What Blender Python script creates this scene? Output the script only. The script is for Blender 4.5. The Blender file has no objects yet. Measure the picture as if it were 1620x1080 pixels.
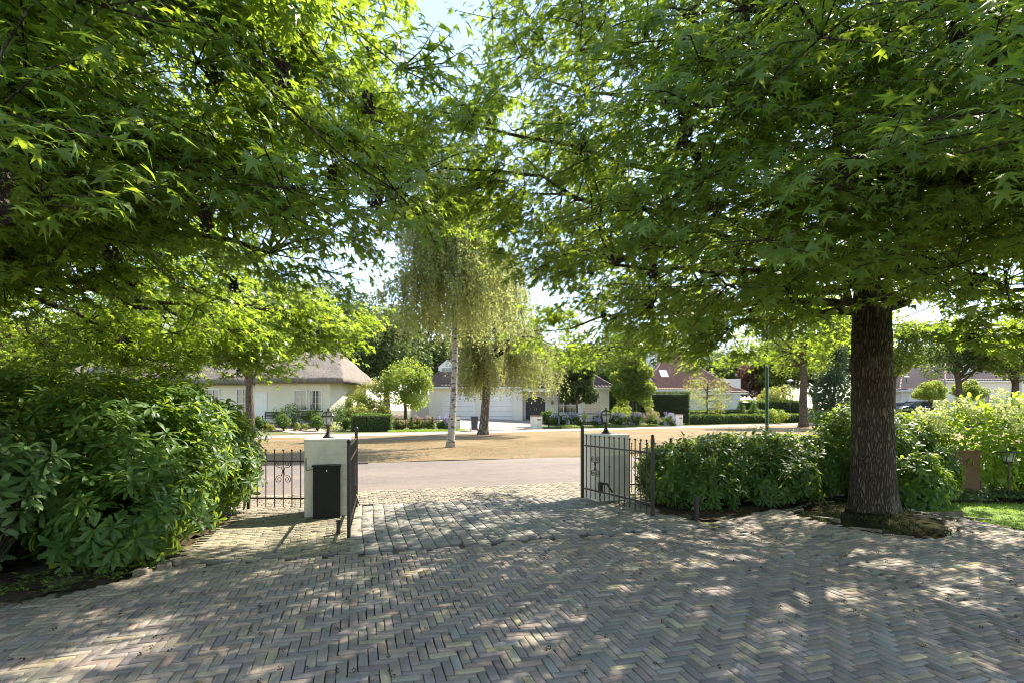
import bpy, math, random
import numpy as np
from mathutils import Vector, Matrix
random.seed(7)
RNG = np.random.default_rng(11)
C = bpy.context.scene.collection
PI = math.pi
F, CAMH, HZ = 850.0, 1.6, 646.0          # photo scale used while measuring: focal length in photo pixels, eye height, horizon row

def X(px, Y): return (px - 810.0) / F * Y
def Z(py, Y): return CAMH - (py - HZ) / F * Y

# ------------------------------------------------------------------ bookkeeping
def tag(o, label=None, cat=None, group=None, kind=None):
    if label: o['label'] = label
    if cat: o['category'] = cat
    if group: o['group'] = group
    if kind: o['kind'] = kind
    return o
def thing(name, label, cat, loc=(0, 0, 0), rz=0.0, group=None):
    o = bpy.data.objects.new(name, None); C.objects.link(o)
    o.empty_display_size = 0.1
    o.location = loc; o.rotation_euler = (0, 0, rz)
    return tag(o, label, cat, group)
def dup(root, loc, rz=0.0, sc=1.0, label=None, group=None):
    r = root.copy(); C.objects.link(r); r.location = loc; r.rotation_euler = (0, 0, rz)
    r.scale = (sc, sc, sc) if not isinstance(sc, tuple) else sc
    if label: r['label'] = label
    if group: r['group'] = group
    for ch in list(root.children):
        c = ch.copy(); C.objects.link(c); c.parent = r
        for g in list(ch.children):
            d = g.copy(); C.objects.link(d); d.parent = c
    return r

class MB:
    def __init__(s): s.v = []; s.f = []; s.m = []; s.mi = 0
    def add(s, vs, fs):
        b = len(s.v); s.v.extend([tuple(map(float, p)) for p in vs])
        for f in fs: s.f.append([i + b for i in f]); s.m.append(s.mi)
        return s
    def box(s, c, d, rz=0.0, top=1.0):
        hx, hy, hz = d[0] / 2, d[1] / 2, d[2] / 2; ca, sa = math.cos(rz), math.sin(rz); vs = []
        for sz in (-1, 1):
            k = top if sz > 0 else 1.0
            for sx, sy in ((-1, -1), (1, -1), (1, 1), (-1, 1)):
                x, y = sx * hx * k, sy * hy * k
                vs.append((c[0] + x * ca - y * sa, c[1] + x * sa + y * ca, c[2] + sz * hz))
        return s.add(vs, [(3, 2, 1, 0), (4, 5, 6, 7), (0, 1, 5, 4), (1, 2, 6, 5), (2, 3, 7, 6), (3, 0, 4, 7)])
    def tube(s, pts, r, n=8, cap=True):
        pts = [Vector(p) for p in pts]; N = len(pts)
        if not hasattr(r, '__len__'): r = [r] * N
        vs = []; fs = []; ref = None
        for i, p in enumerate(pts):
            t = (pts[min(i + 1, N - 1)] - pts[max(i - 1, 0)])
            if t.length < 1e-9: t = Vector((0, 0, 1))
            t.normalize()
            if ref is None: ref = Vector((1, 0, 0)) if abs(t.x) < 0.8 else Vector((0, 1, 0))
            a = (ref - t * ref.dot(t)); a.normalize(); ref = a; b = t.cross(a)
            for k in range(n):
                th = 2 * PI * k / n; vs.append(p + (a * math.cos(th) + b * math.sin(th)) * r[i])
        for i in range(N - 1):
            for k in range(n):
                k2 = (k + 1) % n; fs.append((i * n + k, i * n + k2, (i + 1) * n + k2, (i + 1) * n + k))
        if cap: fs.append(tuple(range(n - 1, -1, -1))); fs.append(tuple((N - 1) * n + k for k in range(n)))
        return s.add(vs, fs)
    def lathe(s, prof, c=(0, 0, 0), n=16, ph=0.0):
        return s.tube([(c[0], c[1], c[2] + z) for r, z in prof], [max(r, 1e-4) for r, z in prof], n) if False else s._lathe(prof, c, n, ph)
    def _lathe(s, prof, c, n, ph):
        vs = []; fs = []
        for r, z in prof:
            for k in range(n):
                t = 2 * PI * k / n + ph; vs.append((c[0] + r * math.cos(t), c[1] + r * math.sin(t), c[2] + z))
        for i in range(len(prof) - 1):
            for k in range(n):
                k2 = (k + 1) % n; fs.append((i * n + k, i * n + k2, (i + 1) * n + k2, (i + 1) * n + k))
        fs.append(tuple(range(n - 1, -1, -1))); fs.append(tuple((len(prof) - 1) * n + k for k in range(n)))
        return s.add(vs, fs)
    def ball(s, c, r, n=10):
        prof = [(r * math.sin(PI * (i + .02) / (n * 1.0) if i < n else PI - .01), -r * math.cos(PI * i / n)) for i in range(n + 1)]
        return s._lathe([(max(abs(a), r * .02), z) for a, z in prof], c, n + 2, 0)
    def prism(s, poly, y0, y1):                     # poly in (x,z), extruded along y
        n = len(poly); vs = [(x, y0, z) for x, z in poly] + [(x, y1, z) for x, z in poly]
        fs = [tuple(range(n)), tuple(range(2 * n - 1, n - 1, -1))]
        for i in range(n): j = (i + 1) % n; fs.append((j, i, n + i, n + j))
        return s.add(vs, fs)
    def build(s, name, mat, parent=None, smooth=False, bev=0.0):
        me = bpy.data.meshes.new(name); me.from_pydata(s.v, [], s.f)
        mats = mat if isinstance(mat, (list, tuple)) else [mat]
        for m in mats: me.materials.append(m)
        if len(mats) > 1: me.polygons.foreach_set('material_index', s.m)
        if smooth: me.polygons.foreach_set('use_smooth', [True] * len(me.polygons))
        me.update()
        o = bpy.data.objects.new(name, me); C.objects.link(o)
        if parent: o.parent = parent
        if bev:
            b = o.modifiers.new('Bevel', 'BEVEL'); b.width = bev; b.segments = 2; b.limit_method = 'ANGLE'
        return o

def np_mesh(name, V, loops, starts, mat, parent=None, attrs=None, smooth=False, cols=None, midx=None):
    me = bpy.data.meshes.new(name)
    nv = len(V); nl = len(loops); nf = len(starts)
    me.vertices.add(nv); me.vertices.foreach_set('co', np.ascontiguousarray(V, dtype=np.float32).ravel())
    me.loops.add(nl); me.loops.foreach_set('vertex_index', np.ascontiguousarray(loops, dtype=np.int32))
    me.polygons.add(nf); me.polygons.foreach_set('loop_start', np.ascontiguousarray(starts, dtype=np.int32))
    me.update(calc_edges=True); me.validate()
    if attrs:
        for k, a in attrs.items():
            at = me.attributes.new(k, 'FLOAT', 'POINT'); at.data.foreach_set('value', np.ascontiguousarray(a, dtype=np.float32))
    if cols is not None:
        at = me.attributes.new('col', 'FLOAT_COLOR', 'POINT')
        c4 = np.ones((nv, 4), dtype=np.float32); c4[:, :3] = cols; at.data.foreach_set('color', c4.ravel())
    for m in (mat if isinstance(mat, (list, tuple)) else [mat]): me.materials.append(m)
    if midx is not None: me.polygons.foreach_set('material_index', np.ascontiguousarray(midx, dtype=np.int32))
    if smooth: me.polygons.foreach_set('use_smooth', np.ones(nf, dtype=bool))
    o = bpy.data.objects.new(name, me); C.objects.link(o)
    if parent: o.parent = parent
    return o

def norm(a): return a / np.maximum(np.linalg.norm(a, axis=-1, keepdims=True), 1e-9)
STAR = (np.array([(0, 0, 0), (.30, 0, .02), (1, 0, -.10), (.44, .13, .03), (.44, -.13, .03), (.66, .52, -.10), (.66, -.52, -.10),
                  (.25, .17, .03), (.25, -.17, .03), (.04, .60, -.12), (.04, -.60, -.12)]),
        [(1, 4, 2, 3), (1, 3, 5, 7), (1, 8, 6, 4), (1, 7, 9, 0), (1, 0, 10, 8)])
LONG = (np.array([(0, 0, 0), (.22, 0, .03), (.55, 0, .045), (.85, 0, 0), (1, 0, -.07), (.22, .085, .055), (.22, -.085, .055), (.55, .155, .085), (.55, -.155, .085), (.85, .12, .03), (.85, -.12, .03)]),
        [(0, 1, 5), (0, 6, 1), (1, 2, 7, 5), (1, 6, 8, 2), (2, 3, 9, 7), (2, 8, 10, 3), (3, 4, 9), (3, 10, 4)])
CARD = (np.array([(0, 0, 0), (.5, .27, .07), (1, 0, -.06), (.5, -.27, .07)]), [(0, 2, 1), (0, 3, 2)])
OVAL = (np.array([(0, 0, 0), (.3, .26, .06), (.75, .22, .03), (1, 0, -.08), (.75, -.22, .03), (.3, -.26, .06)]), [(0, 3, 2, 1), (0, 5, 4, 3)])
BLADE = (np.array([(0, .5, 0), (0, -.5, 0), (.6, 0.28, .06), (.6, -0.28, .06), (1, 0, .2)]), [(0, 1, 3, 2), (2, 3, 4)])

def leaves(name, mat, parent, pos, axis, nrm, size, tmpl, rnd=None, width=1.0):
    tv, tf = tmpl; n = len(pos); k = len(tv)
    a = norm(axis); nz = norm(nrm - (nrm * a).sum(1, keepdims=True) * a); b = np.cross(nz, a)
    R = np.stack([a, b, nz], axis=2)
    T = tv.copy(); T = T[None] * size[:, None, None]; T[:, :, 1] *= width
    V = np.einsum('nij,nkj->nki', R, T) + pos[:, None, :]
    lf = np.concatenate([np.array(f) for f in tf]); tot = np.array([len(f) for f in tf]); st = np.concatenate([[0], np.cumsum(tot)[:-1]])
    L = (lf[None] + (np.arange(n) * k)[:, None]).ravel(); S = (st[None] + (np.arange(n) * len(lf))[:, None]).ravel()
    if rnd is None: rnd = RNG.random(n)
    return np_mesh(name, V.reshape(-1, 3), L, S, mat, parent, {'rnd': np.repeat(rnd, k)})

def rdir(n):
    v = RNG.normal(size=(n, 3)); return norm(v)

# ------------------------------------------------------------------ materials
def M_(name):
    m = bpy.data.materials.new(name); m.use_nodes = True; nt = m.node_tree
    return m, nt, nt.nodes['Principled BSDF']
def N(nt, t, **kw):
    n = nt.nodes.new(t)
    for k, v in kw.items():
        if k.startswith('i_'): n.inputs[k[2:].replace('_', ' ')].default_value = v
        else: setattr(n, k, v)
    return n
def mixc(nt, fac, a, b, mode='MIX'):
    n = nt.nodes.new('ShaderNodeMix'); n.data_type = 'RGBA'; n.blend_type = mode
    for sock, val in ((n.inputs[0], fac), (n.inputs[6], a), (n.inputs[7], b)):
        if hasattr(val, 'links') or hasattr(val, 'is_linked'): nt.links.new(val, sock)
        else: sock.default_value = val if not isinstance(val, tuple) else (*val, 1.0)
    return n.outputs[2]
def noise(nt, scale, detail=4, rough=.6, coord='Object', sx=(1, 1, 1)):
    tc = N(nt, 'ShaderNodeTexCoord'); mp = N(nt, 'ShaderNodeMapping'); mp.inputs['Scale'].default_value = sx
    nt.links.new(tc.outputs[coord], mp.inputs[0])
    n = N(nt, 'ShaderNodeTexNoise'); n.inputs['Scale'].default_value = scale; n.inputs['Detail'].default_value = detail; n.inputs['Roughness'].default_value = rough
    nt.links.new(mp.outputs[0], n.inputs['Vector']); return n.outputs['Fac']
def ramp(nt, fac, lo, hi):
    r = N(nt, 'ShaderNodeMapRange'); r.inputs[1].default_value = lo; r.inputs[2].default_value = hi; r.clamp = True
    nt.links.new(fac, r.inputs[0]); return r.outputs[0]
def bump(nt, bs, h, strength=.5, dist=.02):
    b = N(nt, 'ShaderNodeBump'); b.inputs['Strength'].default_value = strength; b.inputs['Distance'].default_value = dist
    nt.links.new(h, b.inputs['Height']); nt.links.new(b.outputs[0], bs.inputs['Normal'])
def simple(name, c1, c2=None, scale=6, rough=.6, metal=0.0, bmp=0.0, bd=.01, lo=.35, hi=.65, sx=(1, 1, 1), detail=5, spec=.5):
    m, nt, bs = M_(name)
    bs.inputs['Roughness'].default_value = rough; bs.inputs['Metallic'].default_value = metal; bs.inputs['Specular IOR Level'].default_value = spec
    if c2 is None: c2 = tuple(x * .8 for x in c1)
    f = noise(nt, scale, detail, sx=sx)
    nt.links.new(mixc(nt, ramp(nt, f, lo, hi), c1, c2), bs.inputs['Base Color'])
    if bmp: bump(nt, bs, f, bmp, bd)
    return m
def leafmat(name, c1, c2, tr, fac=.35, rough=.45, spec=.4, c3=None):
    m, nt, bs = M_(name)
    at = N(nt, 'ShaderNodeAttribute', attribute_name='rnd')
    col = mixc(nt, at.outputs['Fac'], c1, c2)
    if c3: col = mixc(nt, ramp(nt, at.outputs['Fac'], .93, .97), col, c3)
    nt.links.new(col, bs.inputs['Base Color']); bs.inputs['Roughness'].default_value = rough; bs.inputs['Specular IOR Level'].default_value = spec
    t = N(nt, 'ShaderNodeBsdfTranslucent'); nt.links.new(mixc(nt, at.outputs['Fac'], tr, tuple(x * .75 for x in tr)), t.inputs[0])
    mx = N(nt, 'ShaderNodeMixShader'); mx.inputs[0].default_value = fac
    nt.links.new(bs.outputs[0], mx.inputs[1]); nt.links.new(t.outputs[0], mx.inputs[2])
    nt.links.new(mx.outputs[0], nt.nodes['Material Output'].inputs[0]); return m
def colmat(name, rough=.85, nscale=40, amt=.35, bmp=.4, bd=.004, stain=True):
    m, nt, bs = M_(name)
    at = N(nt, 'ShaderNodeAttribute', attribute_name='col'); f = noise(nt, nscale, 6, .7)
    c = mixc(nt, amt, at.outputs['Color'], mixc(nt, ramp(nt, f, .3, .7), (.45, .45, .45), (1, 1, 1)), 'MULTIPLY')
    if stain:
        g = noise(nt, 1.3, 6, .7); c = mixc(nt, .55, c, mixc(nt, ramp(nt, g, .34, .66), (.62, .60, .56), (1.1, 1.08, 1.02)), 'MULTIPLY')
        g2 = noise(nt, 9, 5, .75); c = mixc(nt, ramp(nt, g2, .60, .78), c, (.13, .125, .085))
        g3 = noise(nt, 130, 3, .6); c = mixc(nt, .5, c, mixc(nt, ramp(nt, g3, .3, .7), (.6, .6, .6), (1.15, 1.15, 1.15)), 'MULTIPLY')
    nt.links.new(c, bs.inputs['Base Color']); bs.inputs['Roughness'].default_value = rough
    bump(nt, bs, f, bmp, bd); return m

M = {}
M['gum'] = leafmat('sweetgum leaf', (.054, .120, .032), (.094, .172, .044), (.54, .72, .055), .44, .42, .45, (.13, .16, .03))
M['gum_far'] = leafmat('street tree leaf', (.055, .10, .022), (.10, .15, .035), (.50, .60, .07), .45, .5)
M['rhodo'] = leafmat('rhododendron leaf', (.040, .092, .026), (.080, .150, .036), (.58, .76, .07), .34, .44, .27, (.17, .23, .05))
M['rhodo_pale'] = leafmat('pale rhododendron leaf', (.06, .12, .035), (.10, .17, .05), (.40, .54, .10), .25, .42, .3)
M['birch'] = leafmat('birch leaf', (.10, .135, .04), (.27, .29, .11), (.60, .64, .18), .45, .5)
M['oak'] = leafmat('dark tree leaf', (.035, .065, .02), (.075, .115, .03), (.22, .32, .05), .3, .55)
M['fresh'] = leafmat('light shrub leaf', (.10, .17, .03), (.19, .26, .04), (.55, .65, .08), .42, .5)
M['yellowgreen'] = leafmat('yellow green leaf', (.16, .19, .04), (.27, .29, .06), (.6, .62, .12), .42, .5)
M['hedge'] = leafmat('clipped hedge leaf', (.04, .085, .015), (.08, .14, .025), (.3, .45, .05), .3, .5)
M['hedge_dark'] = leafmat('yew hedge leaf', (.022, .05, .014), (.045, .085, .02), (.2, .3, .05), .25, .5)
M['conifer'] = leafmat('conifer spray', (.03, .062, .028), (.06, .10, .045), (.2, .28, .08), .25, .6)
M['copper'] = leafmat('copper beech leaf', (.075, .04, .03), (.13, .075, .05), (.25, .12, .07), .4, .5)
M['hydr_leaf'] = leafmat('hydrangea leaf', (.10, .19, .035), (.17, .27, .045), (.62, .78, .08), .45, .5)
M['cream_petal'] = leafmat('cream petal', (.50, .55, .20), (.64, .65, .35), (.8, .82, .45), .35, .6)
M['lilac_petal'] = leafmat('lilac petal', (.40, .38, .54), (.52, .47, .58), (.5, .45, .7), .3, .6)
M['pink_petal'] = leafmat('dusty pink flower', (.42, .28, .24), (.55, .45, .35), (.5, .3, .3), .3, .6)
M['grass'] = leafmat('lawn blade', (.10, .22, .02), (.19, .32, .035), (.5, .7, .06), .4, .55)
M['dry'] = leafmat('dry grass blade', (.30, .22, .10), (.40, .31, .17), (.4, .3, .14), .3, .7)
M['moss'] = leafmat('moss', (.03, .036, .010), (.065, .068, .02), (.1, .12, .03), .15, .8)
M['ivy'] = leafmat('ivy leaf', (.05, .10, .04), (.11, .17, .07), (.3, .42, .1), .25, .35, .6)
M['weed'] = leafmat('weed leaf', (.10, .19, .03), (.2, .3, .05), (.5, .6, .08), .35, .5)
M['straw'] = leafmat('ornamental grass blade', (.30, .33, .14), (.5, .45, .26), (.6, .6, .3), .4, .6)
M['pod'] = simple('seed pod brown', (.035, .018, .012), (.012, .007, .006), 60, .8)

def bark(name, c1, c2, sc=9, strength=1.0, dist=.05, moss=None):
    m, nt, bs = M_(name); bs.inputs['Roughness'].default_value = .9; bs.inputs['Specular IOR Level'].default_value = .2
    tc = N(nt, 'ShaderNodeTexCoord'); mp = N(nt, 'ShaderNodeMapping'); mp.inputs['Scale'].default_value = (1, 1, .26); nt.links.new(tc.outputs['Object'], mp.inputs[0])
    wn = N(nt, 'ShaderNodeTexNoise'); wn.inputs['Scale'].default_value = sc * .8; nt.links.new(mp.outputs[0], wn.inputs['Vector'])
    ad = N(nt, 'ShaderNodeVectorMath', operation='MULTIPLY_ADD'); nt.links.new(wn.outputs['Color'], ad.inputs[0]); ad.inputs[1].default_value = (.12, .12, .12); nt.links.new(mp.outputs[0], ad.inputs[2])
    vo = N(nt, 'ShaderNodeTexVoronoi', feature='DISTANCE_TO_EDGE'); vo.inputs['Scale'].default_value = sc * 2.2; nt.links.new(ad.outputs[0], vo.inputs['Vector'])
    f2 = noise(nt, 45, 6, .7); e = ramp(nt, vo.outputs['Distance'], 0, .32)
    h = N(nt, 'ShaderNodeMath', operation='MULTIPLY_ADD'); nt.links.new(f2, h.inputs[0]); h.inputs[1].default_value = .35; nt.links.new(e, h.inputs[2])
    col = mixc(nt, e, c2, c1); col = mixc(nt, .5, col, mixc(nt, ramp(nt, f2, .3, .7), (.5, .5, .5), (1, 1, 1)), 'MULTIPLY')
    if moss:
        g = noise(nt, 1.6, 5, .7); col = mixc(nt, ramp(nt, g, .54, .80), col, moss)
    nt.links.new(col, bs.inputs['Base Color']); bump(nt, bs, h.outputs[0], strength, dist); return m
M['bark'] = bark('sweetgum bark', (.19, .155, .115), (.045, .034, .025), 13, 1.0, .035, (.24, .23, .18))
M['bark_far'] = bark('street tree bark', (.20, .16, .11), (.07, .05, .035), 6, .7, .05)
M['twig'] = simple('twig', (.055, .042, .03), (.03, .022, .016), 20, .9)
def birchbark():
    m, nt, bs = M_('birch bark'); bs.inputs['Roughness'].default_value = .75
    f = noise(nt, 3.2, 4, .6, sx=(1.2, 1.2, 3.2)); f2 = noise(nt, 1.1, 5, .7, sx=(1.5, 1.5, 1))
    c = mixc(nt, ramp(nt, f, .52, .60), (.34, .31, .26), (.045, .035, .027)); c = mixc(nt, ramp(nt, f2, .56, .68), c, (.14, .11, .08))
    nt.links.new(c, bs.inputs['Base Color']); bump(nt, bs, f, .5, .03); return m
M['birchbark'] = birchbark()
M['rough_birch'] = bark('old birch bark', (.34, .29, .22), (.08, .06, .045), 4, .9, .06)
M['soil'] = simple('garden soil', (.055, .04, .028), (.10, .075, .05), 9, 1, bmp=.9, bd=.04, lo=.3, hi=.7, spec=.05)
M['moss_soil'] = simple('mossy soil', (.034, .036, .013), (.022, .017, .012), 7, 1, bmp=1, bd=.05, lo=.42, hi=.58, spec=.03)
M['iron'] = simple('black iron', (.018, .016, .015), (.04, .03, .025), 30, .45, .3, .1, .002)
M['rust_iron'] = simple('brown iron', (.045, .032, .026), (.08, .05, .038), 30, .5, .3, .1, .002)
M['box_black'] = simple('black mailbox paint', (.012, .013, .011), (.018, .019, .015), 12, .6, spec=.2)
M['glass_clear'] = None
def glassy():
    m, nt, bs = M_('lantern glass'); bs.inputs['Base Color'].default_value = (.9, .92, .88, 1); bs.inputs['Roughness'].default_value = .04
    t = N(nt, 'ShaderNodeBsdfTransparent'); t.inputs[0].default_value = (.93, .94, .9, 1); mx = N(nt, 'ShaderNodeMixShader'); mx.inputs[0].default_value = .3
    nt.links.new(t.outputs[0], mx.inputs[1]); nt.links.new(bs.outputs[0], mx.inputs[2]); nt.links.new(mx.outputs[0], nt.nodes['Material Output'].inputs[0]); return m
M['glass_clear'] = glassy()
def winmat():
    m, nt, bs = M_('window glass'); f = noise(nt, .9, 3)
    nt.links.new(mixc(nt, ramp(nt, f, .35, .7), (.03, .035, .035), (.14, .14, .12)), bs.inputs['Base Color'])
    bs.inputs['Roughness'].default_value = .06; bs.inputs['Specular IOR Level'].default_value = .9; return m
M['window'] = winmat()
M['white'] = simple('white paint', (.80, .79, .75), (.72, .71, .66), 3, .55)
M['bulb'] = simple('opal bulb', (.85, .83, .75), (.8, .78, .7), 3, .3)
def paintbrick(name, c, dirt):
    m, nt, bs = M_(name); tc = N(nt, 'ShaderNodeTexCoord'); br = N(nt, 'ShaderNodeTexBrick'); mp = N(nt, 'ShaderNodeMapping'); mp.inputs['Rotation'].default_value = (PI / 2, 0, 0)
    nt.links.new(tc.outputs['Object'], mp.inputs[0]); nt.links.new(mp.outputs[0], br.inputs[0])
    br.inputs['Scale'].default_value = 1; br.inputs['Brick Width'].default_value = .21; br.inputs['Row Height'].default_value = .062; br.inputs['Mortar Size'].default_value = .004; br.inputs['Mortar Smooth'].default_value = .6
    g = noise(nt, 2.2, 6, .7, sx=(1, 1, .45)); f = noise(nt, 30, 4)
    col = mixc(nt, ramp(nt, g, .43, .72), c, dirt); nt.links.new(col, bs.inputs['Base Color']); bs.inputs['Roughness'].default_value = .75
    h = N(nt, 'ShaderNodeMath', operation='MULTIPLY_ADD'); nt.links.new(f, h.inputs[0]); h.inputs[1].default_value = .25
    inv = N(nt, 'ShaderNodeMath', operation='SUBTRACT'); inv.inputs[0].default_value = 1; nt.links.new(br.outputs['Fac'], inv.inputs[1]); nt.links.new(inv.outputs[0], h.inputs[2])
    bump(nt, bs, h.outputs[0], .5, .008); return m
M['pillar'] = paintbrick('painted brick', (.76, .72, .62), (.46, .45, .34))
M['pillar_top'] = simple('pillar coping paint', (.78, .77, .72), (.62, .60, .53), 5, .7, bmp=.3)
M['panel'] = simple('cream cupboard door', (.62, .57, .50), (.55, .50, .43), 4, .6)
M['render'] = simple('cream house render', (.74, .70, .59), (.68, .64, .54), 1.2, .8, bmp=.15)
M['render_warm'] = simple('ivory house brick paint', (.78, .73, .58), (.72, .67, .53), 1.2, .8, bmp=.15)
M['render_cool'] = simple('white house paint', (.78, .80, .76), (.72, .74, .70), 1.2, .8)
M['door_dark'] = simple('dark door paint', (.03, .027, .03), (.045, .04, .042), 4, .4)
M['garage'] = simple('white garage door', (.78, .77, .74), (.74, .73, .70), 2, .5)
def thatch():
    m, nt, bs = M_('thatch'); f = noise(nt, 1.7, 9, .85, sx=(2.5, 2.5, .8)); g = noise(nt, .8, 4)
    c = mixc(nt, ramp(nt, f, .3, .7), (.085, .07, .058), (.32, .27, .225)); c = mixc(nt, ramp(nt, g, .5, .85), c, (.25, .22, .20))
    nt.links.new(c, bs.inputs['Base Color']); bs.inputs['Roughness'].default_value = 1; bump(nt, bs, f, 1, .10); return m
M['thatch'] = thatch()
M['tile_dark'] = simple('dark brown roof tile', (.12, .080, .062), (.18, .125, .10), 2.6, .65, lo=.3, hi=.7)
M['tile_red'] = simple('brown red roof tile', (.26, .12, .07), (.34, .175, .115), 2.6, .5, lo=.3, hi=.7)
M['tile_pink'] = simple('weathered red roof tile', (.34, .22, .17), (.42, .30, .24), 2.6, .7, lo=.3, hi=.7)
M['ridge_pale'] = simple('weathered ridge tile', (.36, .25, .21), (.28, .17, .14), 3, .7)
M['corten'] = simple('rust brown steel panel', (.13, .066, .026), (.10, .05, .022), 5, .8)
M['pave'] = colmat('clay paver', .9, 45, .4, .5, .004)
M['setts'] = colmat('concrete sett', .85, 40, .45, .5, .004)
M['stone'] = simple('edge stone', (.24, .20, .15), (.12, .10, .07), 12, .85, bmp=.5)
M['pole_green'] = simple('green pole paint', (.045, .085, .025), (.03, .055, .02), 14, .5)
M['pole_grey'] = simple('grey lamp pole', (.10, .12, .12), (.08, .09, .09), 14, .5)
M['lamp_white'] = simple('pale lamp shade', (.75, .75, .72), (.7, .7, .67), 5, .4)
M['bin'] = simple('dark blue grey bin plastic', (.035, .040, .055), (.03, .032, .042), 8, .5)
M['bench'] = simple('dark bench wood', (.045, .035, .03), (.07, .055, .045), 8, .6)
M['tyre'] = simple('tyre rubber', (.015, .015, .015), (.02, .02, .02), 8, .8)
M['alloy'] = simple('alloy rim', (.5, .5, .5), (.4, .4, .4), 8, .35, .8)
M['car_glass'] = simple('car window', (.02, .025, .03), (.03, .04, .05), 2, .06, spec=.9)
M['headlamp'] = simple('headlamp lens', (.7, .72, .72), (.6, .6, .6), 8, .1)
M['taillamp'] = simple('tail lamp lens', (.4, .02, .015), (.3, .015, .01), 8, .2)
def carpaint(name, c): return simple(name, c, tuple(x * .93 for x in c), 2, .22, .35)
M['car_blue'] = carpaint('dark blue car paint', (.03, .045, .09))
M['car_silver'] = carpaint('silver car paint', (.55, .56, .56))
M['car_white'] = carpaint('white car paint', (.72, .73, .74))
M['car_plum'] = carpaint('dark plum car paint', (.035, .025, .03))
# ------------------------------------------------------------------ terrain
def sstep(a, b, x):
    t = np.clip((x - a) / (b - a), 0, 1); return t * t * (3 - 2 * t)
A16, A30 = math.radians(16), math.radians(30)
TREE = (5.25, 7.8)
def T(x, y):
    x = np.asarray(x, float); y = np.asarray(y, float)
    s = -math.sin(A30) * x + math.cos(A30) * y
    z = .62 * sstep(36.5, 46, s) + .95 * sstep(33, 46, x) * sstep(46, 58, y) * (1 - .5 * sstep(36.5, 46, s))
    d2 = ((x - TREE[0]) ** 2 + ((y - TREE[1] + .2) * 1.0) ** 2)
    z = z + .10 * np.exp(-d2 / 1.8) + .05 * np.exp(-d2 / 5) * np.sin(3.1 * x + 1.2 * y) * sstep(.3, 1.2, np.sqrt(d2))
    z = z + .012 * np.sin(1.3 * x + .4) * np.sin(1.1 * y + 1) * sstep(1, 3, y)
    return z
def uv(x, y, a=A16): return math.cos(a) * x + math.sin(a) * y, -math.sin(a) * x + math.cos(a) * y
def xy(u, v, a=A16): return math.cos(a) * u - math.sin(a) * v, math.sin(a) * u + math.cos(a) * v
def grid_mesh(name, us, vs, zfun, mat, rz=0.0):
    U, V = np.meshgrid(us, vs); x, y = xy(U, V, rz); z = zfun(x, y)
    P = np.stack([U.ravel(), V.ravel(), z.ravel()], 1); w = len(us)
    i = np.arange(w - 1)[None] + (np.arange(len(vs) - 1) * w)[:, None]; i = i.ravel()
    L = np.stack([i, i + 1, i + w + 1, i + w], 1).ravel(); S = np.arange(len(i)) * 4
    o = np_mesh(name, P, L, S, mat, None, smooth=True); o.rotation_euler = (0, 0, rz); return o

def ground_mat():
    m, nt, bs = M_('ground'); f = noise(nt, .5, 6, .7); g = noise(nt, 7, 6, .75)
    c = mixc(nt, ramp(nt, f, .4, .62), (.085, .075, .038), (.10, .125, .035)); c = mixc(nt, ramp(nt, g, .35, .7), c, (.16, .13, .07))
    nt.links.new(c, bs.inputs['Base Color']); bs.inputs['Roughness'].default_value = .95; bump(nt, bs, g, .8, .05); return m
gx = np.unique(np.concatenate([np.linspace(-260, -40, 23), np.linspace(-40, -9, 32), np.linspace(-9, 10, 96), np.linspace(10, 70, 61), np.linspace(70, 260, 20)]))
gy = np.unique(np.concatenate([np.linspace(-60, -3, 12), np.linspace(-3, 13, 80), np.linspace(13, 70, 70), np.linspace(70, 330, 27)]))
tag(grid_mesh('ground', gx, gy, T, ground_mat()), kind='structure')

def sheet(name, u0, u1, v0, v1, mat, rz, off=.012, du=.8, dv=.5):
    us = np.linspace(u0, u1, max(2, int((u1 - u0) / du))); vs = np.linspace(v0, v1, max(2, int((v1 - v0) / dv)))
    return tag(grid_mesh(name, us, vs, lambda x, y: T(x, y) + off, mat, rz), kind='structure')
def street_mat(name, c1, c2, mort, bw=.2, rh=.1):
    m, nt, bs = M_(name); tc = N(nt, 'ShaderNodeTexCoord'); br = N(nt, 'ShaderNodeTexBrick'); nt.links.new(tc.outputs['Object'], br.inputs[0])
    br.inputs['Scale'].default_value = 1; br.inputs['Brick Width'].default_value = bw; br.inputs['Row Height'].default_value = rh; br.inputs['Mortar Size'].default_value = .006
    br.inputs['Color1'].default_value = (*c1, 1); br.inputs['Color2'].default_value = (*c2, 1); br.inputs['Mortar'].default_value = (*mort, 1); br.inputs['Bias'].default_value = .1
    f = noise(nt, 14, 6, .75); g = noise(nt, .35, 5, .6, sx=(.4, 1, 1))
    c = mixc(nt, .55, br.outputs['Color'], mixc(nt, ramp(nt, f, .3, .7), (.55, .55, .55), (1.1, 1.1, 1.1)), 'MULTIPLY')
    c = mixc(nt, ramp(nt, g, .45, .8), c, tuple(min(1, x * 1.15) for x in c1)); nt.links.new(c, bs.inputs['Base Color']); bs.inputs['Roughness'].default_value = .85
    bump(nt, bs, f, .4, .006); return m
sheet('street', -40, 46, 10.62, 16.25, street_mat('street clinker', (.205, .158, .128), (.15, .118, .097), (.12, .10, .085)), A16, .022)
sheet('far_road', -60, 60, 30.9, 34.8, street_mat('far road clinker', (.36, .29, .25), (.30, .24, .21), (.22, .18, .16)), A30, .032)
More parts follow.
